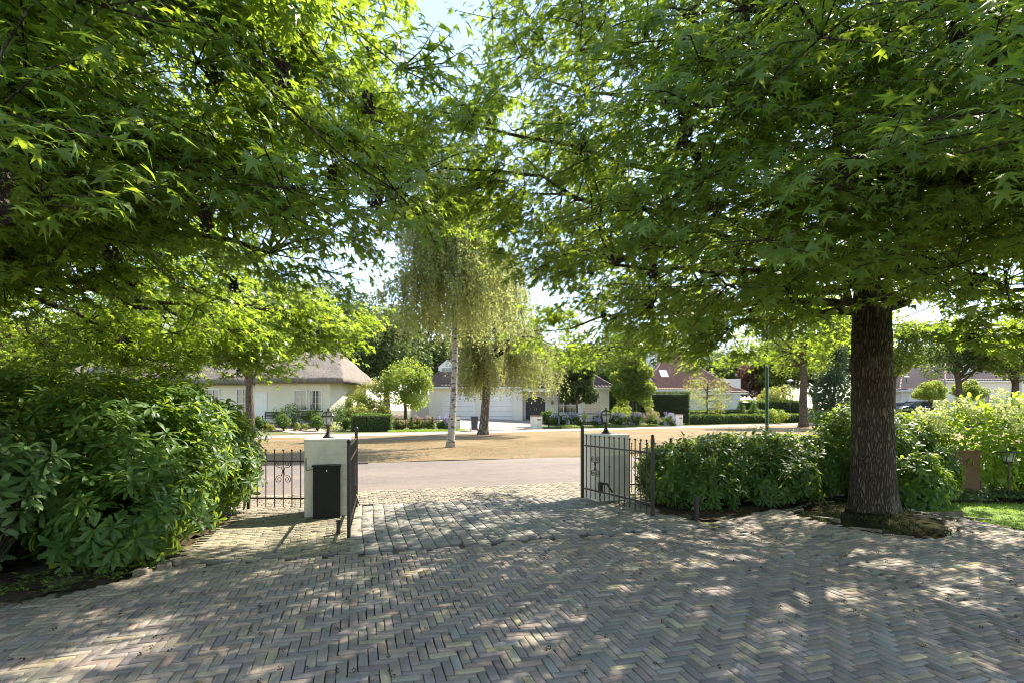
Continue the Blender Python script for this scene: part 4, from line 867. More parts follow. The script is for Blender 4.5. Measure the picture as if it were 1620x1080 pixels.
def hip_roof(name, parent, x0, x1, y0, y1, ze, rise, mat, ridge, hip0=True, hip1=True, over=.35, tw=.33, rh=.38):
    """hip roof over a rectangle, ridge along x"""
    x0 -= over; x1 += over; y0 -= over; y1 += over; hw = (y1 - y0) / 2; yc = (y0 + y1) / 2; sl = math.hypot(hw, rise); i0 = hw * .8 if hip0 else 0; i1 = hw * .8 if hip1 else 0; L = x1 - x0; ml = []
    if i0 + i1 > L: i0 = i1 = L / 2
    roof_plane(ml, (x0, y0, ze), (1, 0, 0), (0, hw, rise), [(0, 0), (L, 0), (L - i1, sl), (i0, sl)], None, tw, rh)
    roof_plane(ml, (x1, y1, ze), (-1, 0, 0), (0, -hw, rise), [(0, 0), (L, 0), (L - i0, sl), (i1, sl)], None, tw, rh)
    if hip0: s2 = math.hypot(i0, rise); roof_plane(ml, (x0, y1, ze), (0, -1, 0), (i0, 0, rise), [(0, 0), (2 * hw, 0), (hw, s2)], None, tw, rh)
    if hip1: s2 = math.hypot(i1, rise); roof_plane(ml, (x1, y0, ze), (0, 1, 0), (-i1, 0, rise), [(0, 0), (2 * hw, 0), (hw, s2)], None, tw, rh)
    r = roof_build(name, ml, mat, parent); mb = MB(); d = .06
    a, b = (x0 + i0, yc, ze + rise + d), (x1 - i1, yc, ze + rise + d)
    segs = [(a, b)] if i0 + i1 < L - .1 else []
    if hip0: segs += [((x0, y0, ze + d), a), ((x0, y1, ze + d), a)]
    if hip1: segs += [((x1, y0, ze + d), b), ((x1, y1, ze + d), b)]
    for p, q in segs:
        p, q = Vector(p), Vector(q); nb = max(2, int((q - p).length / .38))
        for k in range(nb): s = p.lerp(q, k / nb); e = p.lerp(q, (k + 1.06) / nb); mb.tube([s, e], [.125, .10], 8)
    mb.build('ridge_tiles', ridge, r, True)
    b = MB(); b.box(((x0 + x1) / 2, y0 + .03, ze - .06), (L, .06, .16)); b.box(((x0 + x1) / 2, y1 - .03, ze - .06), (L, .06, .16)); b.box((x0 + .03, yc, ze - .06), (.06, 2 * hw - .13, .16)); b.box((x1 - .03, yc, ze - .06), (.06, 2 * hw - .13, .16)); b.box(((x0 + x1) / 2, yc, ze - .10), (L - .14, 2 * hw - .14, .05))
    b.build('eaves', M['white'], r); return r
def window(parent, x, y, z, w, h, cols=2, rows=3, fw=.07, sill=True):
    """casement on a wall facing -y at depth y"""
    f = MB(); f.box((x, y - .03, z + h - fw / 2), (w, .08, fw)); f.box((x, y - .03, z + fw / 2), (w, .08, fw)); f.box((x - w / 2 + fw / 2, y - .03, z + h / 2), (fw, .08, h - 2 * fw)); f.box((x + w / 2 - fw / 2, y - .03, z + h / 2), (fw, .08, h - 2 * fw))
    for c in range(1, cols): f.box((x - w / 2 + w * c / cols, y - .028, z + h / 2), (.045, .06, h - 2 * fw))
    for r in range(1, rows):
        for c in range(cols):
            xa = x - w / 2 + w * c / cols + (fw if c == 0 else .0225); xb = x - w / 2 + w * (c + 1) / cols - (fw if c == cols - 1 else .0225); f.box(((xa + xb) / 2, y - .026, z + h * r / rows), (xb - xa, .05, .03))
    o = f.build('window', M['white'], parent); g = MB(); g.box((x, y - .004, z + h / 2), (w - 2 * fw + .02, .012, h - 2 * fw + .02)); g.build('pane', M['window'], o)
    if sill: s = MB(); s.box((x, y - .07, z - .035), (w + .12, .16, .06)); s.build('sill', M['stone'], o)
    return o
def arch(x, z0, w, hs, rise, n=14):
    return [(x - w / 2, z0)] + [(x - w / 2 * math.cos(t), z0 + hs + rise * math.sin(t)) for t in np.linspace(0, PI, n)] + [(x + w / 2, z0)]

# the house with two arched garage doors
HY = 50.0; hz = float(T(1, HY)) - .02
h2 = thing('garage_house', 'cream house with arched white garage doors and dark tiled roof', 'house', (0, HY, hz))
b = MB(); b.box((-3.4, 4.6, 1.6), (8.8, 8.4, 3.3)); b.box((5.17, 5.6, 1.6), (8.34, 8.0, 3.3)); b.box((2.3, .45, 3.0), (2.6, .9, .5)); b.box((-9.0, 7, 1.3), (2.6, 5, 2.6)); b.build('wall', M['render'], h2)
b = MB(); b.box((.55, .2, 1.5), (.85, .42, 3.0)); b.build('pilaster', M['render'], h2, bev=.02)
for gx_ in (-5.0, -1.35):
    pr = arch(gx_, -.02, 2.75, 1.78, .62); fr = arch(gx_, -.02, 3.05, 1.80, .76)
    n = len(pr); m_ = MB(); m_.add([(p[0], .34, p[1]) for p in fr] + [(p[0], .34, p[1]) for p in pr] + [(p[0], .46, p[1]) for p in fr], [(i, i + 1, n + i + 1, n + i) for i in range(n - 1)] + [(i + 1, i, 2 * n + i, 2 * n + i + 1) for i in range(n - 1)]); m_.build('arch_surround', M['render_cool'], h2)
    d = MB(); d.prism(pr, .375, .45); g = d.build('garage_door', M['garage'], h2)
    d = MB()
    for k in range(1, 5): d.box((gx_, .372, k * .46), (2.7, .012, .018))
    d.build('panel_groove', M['stone'], g)
pr = arch(2.25, 0, 1.9, 1.85, .48); fr = arch(2.25, -.02, 2.2, 1.87, .62); n = len(pr)
m_ = MB(); m_.add([(p[0], 1.50, p[1]) for p in fr] + [(p[0], 1.50, p[1]) for p in pr] + [(p[0], 1.62, p[1]) for p in fr], [(i, i + 1, n + i + 1, n + i) for i in range(n - 1)] + [(i + 1, i, 2 * n + i, 2 * n + i + 1) for i in range(n - 1)]); m_.build('door_surround', M['white'], h2)
d = MB(); d.prism(pr, 1.53, 1.60); dd = d.build('front_door', M['door_dark'], h2)
d = MB(); d.box((2.25, 1.52, 1.05), (.03, .03, 2.1))
for sx in (-1, 1):
    d.box((2.25 + sx * .47, 1.52, .5), (.62, .02, .62)); d.box((2.25 + sx * .47, 1.52, 1.35), (.62, .02, .7))
d.build('door_panel', M['door_dark'], dd, bev=.01)
d = MB()
for sx in (-1, 1): d = MB(); d.tube([(2.25 + sx * .1, 1.48, 1.0), (2.25 + sx * .1, 1.48, 1.22)], .018, 6); d.build('handle', M['alloy'], dd)
window(h2, 5.25, 1.6, .75, 1.9, 1.55, 3, 2); window(h2, 7.6, 1.6, .75, 1.75, 1.75, 3, 3)
b = MB(); b.box((6.42, 1.57, 1.5), (.42, .05, 1.6)); b.build('shutter', M['white'], h2)
R_ = hip_roof('roof', h2, -7.8, 7.0, .4, 8.8, 3.22, 4.3, M['tile_dark'], M['tile_dark'], True, True, .4)
hip_roof('wing_roof', h2, 5.0, 9.35, 1.6, 9.6, 3.2, 2.6, M['tile_dark'], M['tile_dark'], False, True, .4)
b = MB(); b.box((2.6, 4.5, 7.4), (.95, .8, 3.0)); ch = b.build('chimney', M['render_cool'], R_)
b = MB(); b._lathe([(.86, 8.95), (.9, 9.0), (.36, 9.5), (.34, 9.56)], (2.6, 4.5, 0), 4, PI / 4); b.build('chimney_cap', M['ridge_pale'], ch)
def dormer(root_roof, x, y, z, w, h, gab, wall, tile, depth=2.6, glass=True):
    b = MB(); b.prism([(x - w / 2, z), (x + w / 2, z), (x + w / 2, z + h), (x, z + h + gab), (x - w / 2, z + h)], y, y + depth); d = b.build('dormer', wall, root_roof)
    ml = []; s = math.hypot(w / 2 + .2, gab * (w / 2 + .2) / (w / 2)); e = gab * .2 / (w / 2)
    roof_plane(ml, (x - w / 2 - .2, y - .15, z + h - e), (0, 1, 0), (w / 2 + .2, 0, gab + e), [(0, 0), (depth, 0), (depth, s), (0, s)], None); roof_plane(ml, (x + w / 2 + .2, y + depth - .15, z + h - e), (0, -1, 0), (-w / 2 - .2, 0, gab + e), [(0, 0), (depth, 0), (depth, s), (0, s)], None)
    roof_build('dormer_roof', ml, tile, d)
    if glass:
        g = MB(); g.box((x, y - .02, z + h * .5), (w * .62, .05, h * .7)); g.build('dormer_window', M['window'], d)
dormer(R_, -6.2, 1.5, 4.3, 1.7, .9, .7, M['render_cool'], M['tile_dark'])
dormer(R_, 2.2, 1.7, 4.3, 1.6, 1.2, .0001, M['render_cool'], M['tile_dark'])
wl = thing('wall_plaque', 'small pale square plaque on the wall beside the dark front door', 'plaque', (X(874, HY + 1.55), HY + 1.55, hz + 1.75))
b = MB(); b.box((0, 0, 0), (.3, .05, .42)); b.build('plate', M['panel'], wl, bev=.01); b = MB(); b.box((0, -.03, 0), (.2, .03, .3)); b.build('inset', M['stone'], wl)

# the thatched house
ty = 40.0; tz = float(T(-18, ty)) - .02
h1 = thing('thatched_house', 'ivory house with a thatched roof behind clipped box balls', 'house', (-19, ty, tz))
def tx(px): return X(px, ty) + 19
b = MB(); b.box(((tx(400) + tx(120)) / 2, 5.2, 1.5), (tx(400) - tx(120), 8, 3.1)); b.box(((tx(402) + tx(520)) / 2, 4.2, 1.5), (tx(520) - tx(402), 8, 3.1))
b.add([(tx(520), .2, -.05), (tx(533), 1.3, -.05), (tx(533), 8.2, -.05), (tx(520), 8.2, -.05), (tx(520), .2, 3.05), (tx(533), 1.3, 3.05), (tx(533), 8.2, 3.05), (tx(520), 8.2, 3.05)], [(0, 1, 5, 4), (1, 2, 6, 5), (2, 3, 7, 6), (4, 5, 6, 7)]); b.build('wall', M['render_warm'], h1)
window(h1, tx(323), 1.2, .9, 1.05, 1.7, 2, 2); window(h1, tx(372), 1.2, .35, 1.05, 2.3, 2, 4); window(h1, tx(299), 1.2, .9, .5, 1.7, 1, 2)
window(h1, tx(474), .2, .95, 1.0, 1.55, 2, 3); window(h1, tx(498), .2, .95, 1.0, 1.55, 2, 3)
b = MB(); b.box((tx(404), .9, 1.45), (.28, .28, 3.0)); b.build('post', M['white'], h1, bev=.01)
b = MB(); b.box((tx(411), .18, 1.15), (.9, .05, 2.3)); b.build('front_door', M['white'], h1, bev=.01)
def thatch_slab(name, x0, x1, y0, y1, ze, rise, i0, i1, th=.34):
    """thick hipped thatch with rounded, slightly uneven slopes"""
    nx, ny = 90, 44; U, V = np.meshgrid(np.linspace(0, 1, nx), np.linspace(0, 1, ny)); x = x0 + (x1 - x0) * U; y = y0 + (y1 - y0) * V
    hw = (y1 - y0) / 2; d = np.minimum(np.minimum((y - y0) / hw, (y1 - y) / hw), np.minimum((x - x0) / i0, (x1 - x) / i1)); d = np.clip(d, 0, 1)
    z = ze + rise * (d ** .94) + .05 * np.sin(x * 2.1 + y) * np.sin(y * 1.7) + RNG.normal(0, .015, x.shape)
    top = np.stack([x, y, z], 2).reshape(-1, 3); bot = np.stack([x, y, np.where(d > 0, ze - th + rise * d * .8, ze - th)], 2).reshape(-1, 3); w = nx
    i = (np.arange(w - 1)[None] + (np.arange(ny - 1) * w)[:, None]).ravel(); q = np.stack([i, i + 1, i + w + 1, i + w], 1); o = nx * ny; q2 = np.stack([i + o, i + w + o, i + w + 1 + o, i + 1 + o], 1)
    ed = np.concatenate([np.arange(nx), np.arange(1, ny) * w + w - 1, (ny - 1) * w + np.arange(nx - 2, -1, -1), np.arange(ny - 2, 0, -1) * w]); e2 = np.roll(ed, -1); q3 = np.stack([ed + o, e2 + o, e2, ed], 1)
    L = np.concatenate([q, q2, q3]); return np_mesh(name, np.concatenate([top, bot]), L.ravel(), np.arange(len(L)) * 4, M['thatch'], h1, smooth=False)
r_ = thatch_slab('roof', tx(60), tx(412), .6, 10.4, 3.22, 3.3, 3.5, 2.6); r2 = thatch_slab('bay_roof', tx(392), tx(546), -.5, 9.6, 3.30, 2.5, 2.6, 1.9)
b = MB(); b.box((tx(200), 5.5, 8.2), (1.2, .9, 2.6)); b.build('chimney', M['render_warm'], r_)
dormer(r_, tx(290), 2.6, 5.0, 1.6, .9, .5, M['render_warm'], M['tile_pink'], 3.0)
wl = thing('wall_lantern', 'small black lantern fixed to the ivory wall under the thatch', 'lantern', (X(278, 41.1), 41.05, tz + 2.35))
b = MB(); b.box((0, .1, .1), (.05, .16, .05)); b.build('bracket', M['iron'], wl); b = MB(); b._lathe([(.09, -.18), (.13, .08), (.16, .1), (.04, .24), (.02, .3)], (0, 0, 0), 6, 0); b.build('cage', M['iron'], wl); b = MB(); b._lathe([(.10, -.14), (.132, .06)], (0, 0, 0), 6, .5); b.build('glass', M['bulb'], wl)

# the red tiled house behind the tall hedge
ry = 60.0; rz_ = float(T(20, ry)) - .02
h3 = thing('red_roofed_house', 'white house with brownish red hipped roof, skylight and white chimney', 'house', (19.5, ry, rz_))
b = MB(); b.box((.2, 6, 1.7), (9.6, 11.4, 3.5)); b.box((6.3, 8.2, 2.2), (2.6, 9, 5.2)); b.build('wall', M['render_cool'], h3)
r3 = hip_roof('roof', h3, -4.8, 5.1, .3, 11.8, 3.35, 4.6, M['tile_red'], M['ridge_pale'], True, True, .4, .3, .42)
hip_roof('wing_roof', h3, 4.4, 6.2, -.6, 4.6, 3.0, 1.3, M['tile_red'], M['ridge_pale'], False, True, .3, .3, .42)
b = MB(); b.box((-2.5, 5.5, 7.6), (1.15, 1.0, 3.4)); c_ = b.build('chimney', M['render_cool'], r3); b = MB(); b.box((-2.5, 5.5, 9.38), (1.35, 1.2, .5)); b.build('chimney_cap', M['tile_dark'], c_)
b = MB(); q = math.atan2(4.6, 6.15); b.box((0, 0, 0), (.85, 1.35, .1)); o = b.build('skylight', M['headlamp'], r3); o.location = (-1.9, 2.35, 3.35 + (2.35 + .1) * 4.6 / 6.15 + .15); o.rotation_euler = (q, 0, 0)
dormer(r3, -4.0, 1.2, 3.7, 1.9, .5, .8, M['render_cool'], M['tile_red'], 3, False)
window(h3, -2.2, .3, .8, 1.5, 1.5, 2, 1); window(h3, 3.6, .3, .8, 1.0, 1.5, 1, 1); window(h3, 6.0, 3.7, 3.2, .7, 1.2, 1, 2)
b = MB(); b.box((3.4, -.1, 2.9), (4.2, .5, .12)); b.build('canopy', M['white'], h3)

# the beige house at the end behind the parked cars
by_ = 62.0; bz_ = float(T(52, by_)) - .02
h4 = thing('beige_house', 'beige house with a weathered red roof beyond the parked cars', 'house', (53, by_, bz_))
b = MB(); b.box((3.5, 5, 1.9), (12, 9, 3.9)); b.box((-4.5, 5.5, 1.4), (5, 8, 2.9)); b.box((6.1, .2, 2.0), (.8, .7, 3.8)); b.build('wall', M['render'], h4)
r4 = hip_roof('roof', h4, -2.5, 9.6, .5, 9.5, 3.9, 2.3, M['tile_pink'], M['ridge_pale'], True, True, .5, .3, .42); hip_roof('wing_roof', h4, -7.1, -1.0, 1.4, 9.6, 2.85, 3.2, M['tile_pink'], M['ridge_pale'], True, False, .4, .3, .42)
dormer(r4, .8, 1.8, 4.5, 1.8, .7, .7, M['render_cool'], M['tile_pink'], 3)
window(h4, 2.2, .5, .9, .7, 1.6, 1, 2); b = MB(); b.box((4.0, .44, 1.1), (1.3, .1, 2.3)); d = b.build('front_door', M['white'], h4); b = MB(); b.box((3.75, .38, 1.4), (.45, .03, 1.2)); b.box((4.3, .38, 1.4), (.35, .03, 1.2)); b.build('pane', M['window'], d); window(h4, 7.6, .5, .9, 1.6, 1.5, 2, 2)
b = MB(); b.box((-5.0, 1.47, 1.1), (2.4, .08, 2.2)); b.build('garage_door', M['garage'], h4)

# ------------------------------------------------------------------ driveways of the houses
def drive(name, poly4, mat, n=24, m_=10):
    (a, b_, c, d) = [np.array(p, float) for p in poly4]; U, V = np.meshgrid(np.linspace(0, 1, m_), np.linspace(0, 1, n)); P = (1 - V)[..., None] * ((1 - U)[..., None] * a + U[..., None] * b_) + V[..., None] * ((1 - U)[..., None] * d + U[..., None] * c)
    x, y = P[..., 0].ravel(), P[..., 1].ravel(); i = (np.arange(m_ - 1)[None] + (np.arange(n - 1) * m_)[:, None]).ravel()
    return tag(np_mesh(name, np.stack([x, y, T(x, y) + .06], 1), np.stack([i, i + 1, i + m_ + 1, i + m_], 1).ravel(), np.arange(len(i)) * 4, mat, None, smooth=True), kind='structure')
SM = street_mat('house drive clinker', (.40, .33, .27), (.33, .27, .23), (.24, .2, .17))
drive('house_drive', [(-3.6, 37.8), (1.6, 40.8), (3.6, 51.4), (-7.3, 50.3)], SM); drive('house_drive', [(34, 52), (60, 52), (60, 61.5), (36, 61.5)], SM); drive('house_drive', [(-13.5, 33.6), (-11.6, 34.7), (-14.5, 39.8), (-19, 39.8)], SM)
# ------------------------------------------------------------------ front gardens
def small_pillar(label, px_, Y, w, h):
    x0 = X(px_, Y); r = thing('drive_pillar', label, 'pillar', (x0, Y, float(T(x0, Y))), A30 * .5)
    b = MB(); b.box((0, 0, h / 2), (w, w * .8, h)); b.build('shaft', M['pillar'], r, bev=.01); b = MB(); b.box((0, 0, h + .03), (w + .08, w * .8 + .08, .07)); b.build('coping', M['stone'], r, bev=.01)
    b = MB(); b.box((w * .18, -w * .4 - .004, h * .74), (w * .4, .02, .09)); b.build('letter_slot', M['iron'], r)
small_pillar('small cream pillar behind the slender birch trunk', 722.5, 39.2, .48, 1.05); small_pillar('wide cream pillar with a letter slot beside the garage house drive', 848.5, 42.6, .80, 1.0); small_pillar('pale pillar at the lilac hydrangeas in front of the tall hedge', 1072, 49.3, .74, 1.05)
x0, y0 = X(750.5, 38.2), 38.2; wb = thing('wheelie_bin', 'dark wheelie bin at the roadside next to the weeping birch', 'bin', (x0, y0, float(T(x0, y0)) + .03), .15)
b = MB(); b.box((0, 0, .53), (.45, .52, .88)); V_ = b.v; b.v = [(x * (.86 if z < .3 else 1.08), y * (.86 if z < .3 else 1.08), z) for x, y, z in V_]; b.build('body', M['bin'], wb, bev=.02)
b = MB(); b.box((0, -.02, 1.01), (.55, .62, .06), 0, .9); b.build('lid', M['bin'], wb, bev=.015); b = MB(); b.tube([(-.24, .33, .95), (.24, .33, .95)], .018, 6); b.build('handle', M['bin'], wb)
for sx in (-1, 1): b = MB(); b.tube([(sx * .24 - .025, .2, .1), (sx * .24 + .025, .2, .1)], .1, 12); b.build('wheel', M['tyre'], wb)
bx0 = X(428, 39.2); be = thing('garden_bench', 'dark wooden bench against the ivory house wall', 'bench', (bx0, 39.3, float(T(bx0, 39.3))))
b = MB(); [b.box((0, -.05 + k * .1, .45), (1.3, .08, .035)) for k in range(5)]; b.build('seat', M['bench'], be)
b = MB(); [b.box((0, .44, .56 + k * .11), (1.3, .03, .08)) for k in range(4)]; b.build('backrest', M['bench'], be)
for sx in (-1, 1):
    b = MB(); b.box((sx * .62, .42, .47), (.06, .06, .94)); b.build('leg', M['bench'], be); b = MB(); b.box((sx * .62, -.06, .3), (.06, .06, .6)); b.build('leg', M['bench'], be); b = MB(); b.box((sx * .62, .16, .62), (.07, .5, .04)); b.build('armrest', M['bench'], be)
for px_, py_w, Y, lb in ((411, .56, 36.0, 'clipped box ball partly behind the street tree trunk'), (448, .68, 36.0, 'clipped box ball under the ivory house bench'), (503, .60, 36.4, 'clipped box ball just behind the pillar lantern'), (547, .55, 37.6, 'clipped box ball next to the square hedge block')):
    plant('box_ball', lb, 'topiary', (X(px_, Y), Y), ('ell', py_w * .98, py_w * .75, py_w * .75, py_w * .75), 'hedge', 2600, .075, 40, None, int(px_), 'clipped box balls in the front garden', flat=1)
for px_, Y, s, lb in ((457, 38.2, (1.25, .9, .85), 'large rounded shrub below the ivory house windows'), (494, 38.4, (.95, .8, .8), 'rounded shrub under the window nearer the house corner'), (536, 39.4, (.85, .8, .85), 'rounded bright shrub at the corner of the ivory house')):
    plant('rounded_shrub', lb, 'shrub', (X(px_, Y), Y), ('ell', s[2] * .95, *s), 'hedge', 3000, .09, 36, None, int(px_), 'rounded shrubs along the ivory house', flat=1)
plant('low_shrub', 'low yellowish edging shrub between two box balls', 'shrub', (X(428, 36.2), 36.2), ('ell', .25, .55, .4, .28), 'yellowgreen', 900, .08, 16, None, 3); plant('low_shrub', 'low yellowish edging shrub right of the middle box ball', 'shrub', (X(476, 36.4), 36.4), ('ell', .28, .75, .4, .3), 'yellowgreen', 1100, .08, 16, None, 4)
bpy.data.objects['low_shrub.001']['label'] = 'low yellowish edging shrub, wider of the two by the box balls'
plant('flowering_shrub', 'pale flowering shrub between box ball and square hedge', 'shrub', (X(532, 36.6), 36.6), ('ell', .45, .7, .5, .45), 'cream_petal', 900, .07, 18, None, 5)
hedge('square_hedge', 'square clipped dark hedge block by the far road', (X(556, 37), 37.0), (X(617, 37), 37.6), 1.1, 1.22, 'hedge', 5200, .09, 2)
plant('magnolia_tree', 'small round bright green tree in front of the garages', 'tree', (X(641, 43.5), 43.5), ('ell', 3.15, 2.45, 2.2, 2.0), 'fresh', 7000, .19, 40, (2.4, .16), 14)
for px_, Y, sh, lb, mt in ((588, 43.5, ('ell', 2.2, 1.6, 1.5, 1.7), 'yellow green shrub leaning on the round bright tree', 'yellowgreen'), (560, 43, ('ell', 1.3, 1.7, 1.4, 1.3), 'light shrub next to the dark trees by the thatched house', 'fresh'), (575, 39.5, ('ell', .9, 1.1, .9, .9), 'yellowish shrub just above the square hedge block', 'yellowgreen'), (601, 40.5, ('ell', 1.0, .9, .9, 1.0), 'low yellow shrub between square hedge and round tree', 'yellowgreen'), (530, 45, ('ell', 1.0, 1.4, 1.2, 1.4), 'bright shrub at the thatched house corner', 'fresh')):
    plant('garden_shrub', lb, 'shrub', (X(px_, Y), Y), sh, mt, 3200, .13, 26, None, int(px_) + 3)
# low iron fence with a flower border
fx0, fx1, fy = X(618, 38.6), X(716, 38.6), 38.6; gf = thing('garden_fence', 'low dark iron fence along the flower border by the far road', 'fence', (fx0, fy, float(T(fx0, fy))), .12); Lf = fx1 - fx0
for k in range(4): b = MB(); b.box((Lf * k / 3, 0, .5), (.07, .07, 1.0)); b.build('post', M['iron'], gf)
b = MB()
for z in (.25, .8): b.box((Lf / 2, 0, z), (Lf, .03, .03))
b.build('rail', M['iron'], gf); b = MB()
for k in range(36): b.tube([(Lf * (k + .5) / 36, 0, .05), (Lf * (k + .5) / 36, 0, .95)], .012, 4)
b.build('railing', M['iron'], gf)
fx2, fx3, fy2 = X(868, 44.6), X(1010, 48.6), 44.6; gf = thing('garden_fence', 'low dark iron fence among the lilac hydrangeas', 'fence', (fx2, fy2, float(T(fx2, fy2))), math.atan2(4.0, fx3 - fx2)); Lf = math.hypot(4.0, fx3 - fx2)
for k in range(5): b = MB(); b.box((Lf * k / 4, 0, .5), (.07, .07, 1.0)); b.build('post', M['iron'], gf)
b = MB(); [b.box((Lf / 2, 0, z), (Lf, .03, .03)) for z in (.25, .8)]; b.build('rail', M['iron'], gf); b = MB(); [b.tube([(Lf * (k + .5) / 50, 0, .05), (Lf * (k + .5) / 50, 0, .95)], .012, 4) for k in range(50)]; b.build('railing', M['iron'], gf)
def flowering(name, label, px_, Y, r, h, petal, leaf, nf, seed, group):
    p = plant(name, label, 'shrub', (X(px_, Y), Y), ('ell', h * .5, r, r * .8, h * .5), leaf, 1500, .12, 18, None, seed, group)
    rg = np.random.default_rng(seed); d = norm(rg.normal(size=(nf, 3)) + [0, -.5, .6]); c = d * np.array([r, r * .8, h * .52]) + [0, 0, h * .55]; K = 34; e = norm(rg.normal(size=(nf * K, 3)))
    o = leaves('blossom', M[petal], p, np.repeat(c, K, 0) + e * .10, e, rdir(nf * K), np.full(nf * K, .07), OVAL, None, 1.5)
    return p
G_ = 'lilac hydrangeas in the front garden'
for k_, (px_, Y, lb, pt) in enumerate([(886, 44.0, 'lilac hydrangea bush at the foot of the grey street lamp', 'lilac_petal'), (910, 45.0, 'lilac hydrangea bush below the darker square crowned tree', 'lilac_petal'), (948, 46.0, 'hydrangea bush behind the pillar lantern by the open gate', 'lilac_petal'), (976, 46.8, 'hydrangea bush between the pillar lantern and the lighter square crowned tree', 'lilac_petal'), (1006, 47.6, 'hydrangea bush at the lighter square crowned tree trunk', 'lilac_petal'), (1032, 48.2, 'dusty pink and lilac hydrangea bush before the tall hedge', 'pink_petal'), (1056, 48.8, 'lilac hydrangea bush touching the pale pillar', 'lilac_petal')]):
    flowering('hydrangea_bush', lb, px_, Y, .78, 1.15, pt, 'hedge', 15, 60 + k_, G_)
for k_, (px_, Y, lb) in enumerate([(632, 39.2, 'dusty pink perennials behind the fence near the square hedge'), (655, 39.2, 'dusty pink perennials under the round bright tree'), (678, 39.3, 'dusty pink perennials midway along the iron fence'), (703, 39.6, 'pale blue hydrangea by the slender birch trunk')]):
    flowering('border_flowers', lb, px_, Y, .6, .95, 'pink_petal' if k_ < 3 else 'lilac_petal', 'fresh' if k_ < 3 else 'hedge', 14, 80 + k_, 'flowers in the fenced border')
rg = np.random.default_rng(5); n = 9000; u_ = rg.uniform(24.5, 38.5, n); v_ = rg.uniform(34.85, 36.3, n); x, y = xy(u_, v_, A30)
tag(leaves('border_weeds', M['weed'], None, np.stack([x, y, T(x, y) + rg.uniform(.03, .30, n) * (.6 + .4 * np.sin(x * 1.7))], 1), rg.normal(size=(n, 3)) * [1, 1, .4], np.array([0, 0, 1.]) + rg.normal(0, .4, (n, 3)), rg.uniform(.09, .16, n), OVAL), 'bright yellow green ground cover strip along the far road', 'ground cover', kind='stuff')
n = 5000; u_ = rg.uniform(11.0, 16.5, n); v_ = rg.uniform(34.9, 36.3, n); x, y = xy(u_, v_, A30)
tag(blades('border_grass', M['grass'], np.stack([x, y, T(x, y) + .03], 1), rg.uniform(.08, .2, n), .2), 'grass strip in front of the iron fence', 'grass')
# lighter shrubs in the bed behind the hydrangeas and the two square crowned street trees
plant('pleached_tree', 'dark square crowned tree on a short trunk before the cream house', 'tree', (X(913, 46.6), 46.6), ('box', 4.15, 1.72, 1.3, 2.05), 'oak', 15000, .20, 60, (3.0, .12), 33)
plant('pleached_tree', 'light square crowned tree on a short trunk before the tall hedge', 'tree', (X(1001, 49.0), 49.0), ('box', 4.3, 1.85, 1.4, 2.5), 'gum_far', 15000, .20, 60, (3.0, .12), 34)
for px_, Y, sh, lb, mt in ((985, 50.5, ('ell', 1.1, 1.5, 1, 1.1), 'bright green shrub behind the lilac hydrangeas', 'fresh'), (1020, 50.8, ('ell', 1.1, 1.2, 1, 1.1), 'light shrub between the lighter square crowned tree and tall hedge', 'yellowgreen'), (905, 47.6, ('ell', .7, 1.7, .7, .7), 'dark low shrub under the white framed windows', 'hedge'), (870, 48.0, ('ell', .7, .9, .7, .75), 'dark low shrub beside the dark front door', 'hedge')):
    plant('garden_shrub', lb, 'shrub', (X(px_, Y), Y), sh, mt, 2600, .13, 24, None, int(px_) + 7)
hedge('tall_hedge', 'tall square dark hedge in front of the red roofed house', (12.4, 53.0), (17.3, 53.0), 1.6, 3.15, 'hedge_dark', 14000, .11, 5)
hedge('tall_hedge', 'tall hedge set back beside the cream house', (9.9, 56.0), (13.0, 56.0), 1.2, 3.2, 'hedge_dark', 6000, .12, 6)
hedge('low_hedge', 'long low clipped hedge along the far road', (17.4, 53.4), (38.8, 64.6), 1.0, 1.0, 'hedge', 15000, .12, 7)
hedge('low_hedge', 'low clipped hedge behind the roadside hedge by the white house', (18.2, 57.2), (30.5, 60.6), .8, 1.35, 'hedge', 9000, .12, 8)
hedge('low_hedge', 'tall trimmed hedge behind the cone topiaries', (26.8, 64.5), (36, 66), 1.0, 2.3, 'hedge', 9000, .14, 9)
hedge('low_hedge', 'short dark hedge in front of the dark blue parked car', (39.5, 56.5), (52, 56.5), .8, .62, 'hedge_dark', 6000, .12, 10)
plant('ornamental_tree', 'thin airy young tree in front of the red roofed house', 'tree', (X(1119, 55.5), 55.5), ('ell', 3.0, 2.4, 2.0, 2.7), 'yellowgreen', 2200, .15, 34, (4.4, .10), 44)
for px_, lb, Y in ((1172, 'cone topiary against the white house corner', 58.6), (1193.5, 'cone topiary standing free of the white house', 58.9)):
    plant('cone_topiary', lb, 'topiary', (X(px_, Y), Y), ('cone', 1.2, .95, .95, 1.15), 'hedge', 3400, .10, 60, None, int(px_), 'cone topiaries', flat=1)
plant('garden_shrub', 'yellow shrub behind the green pole near the cone topiaries', 'shrub', (X(1238, 66), 67), ('ell', 2.4, 2.4, 1.8, 2.2), 'yellowgreen', 4200, .22, 28, None, 51)
plant('street_tree', 'street tree with a pale bare trunk and spreading limbs beyond the green pole', 'tree', (X(1271, 46), 46.0), ('ell', 8.3, 5.2, 4.6, 4.0), 'gum_far', 12000, .24, 42, (7.5, .36), 52)
plant('columnar_conifer', 'dense dark conifer beside the sweetgum trunk', 'tree', (X(1318, 57), 57), ('cone', 5.2, 2.9, 2.6, 5.1), 'conifer', 12000, .24, 70, (1.0, .2), 53)
plant('street_tree', 'street tree with its trunk in front of the thatched house', 'tree', (X(395, 34.4), 34.4), ('ell', 6.9, 4.2, 3.8, 3.1), 'oak', 9000, .22, 40, (5.0, .29), 54)
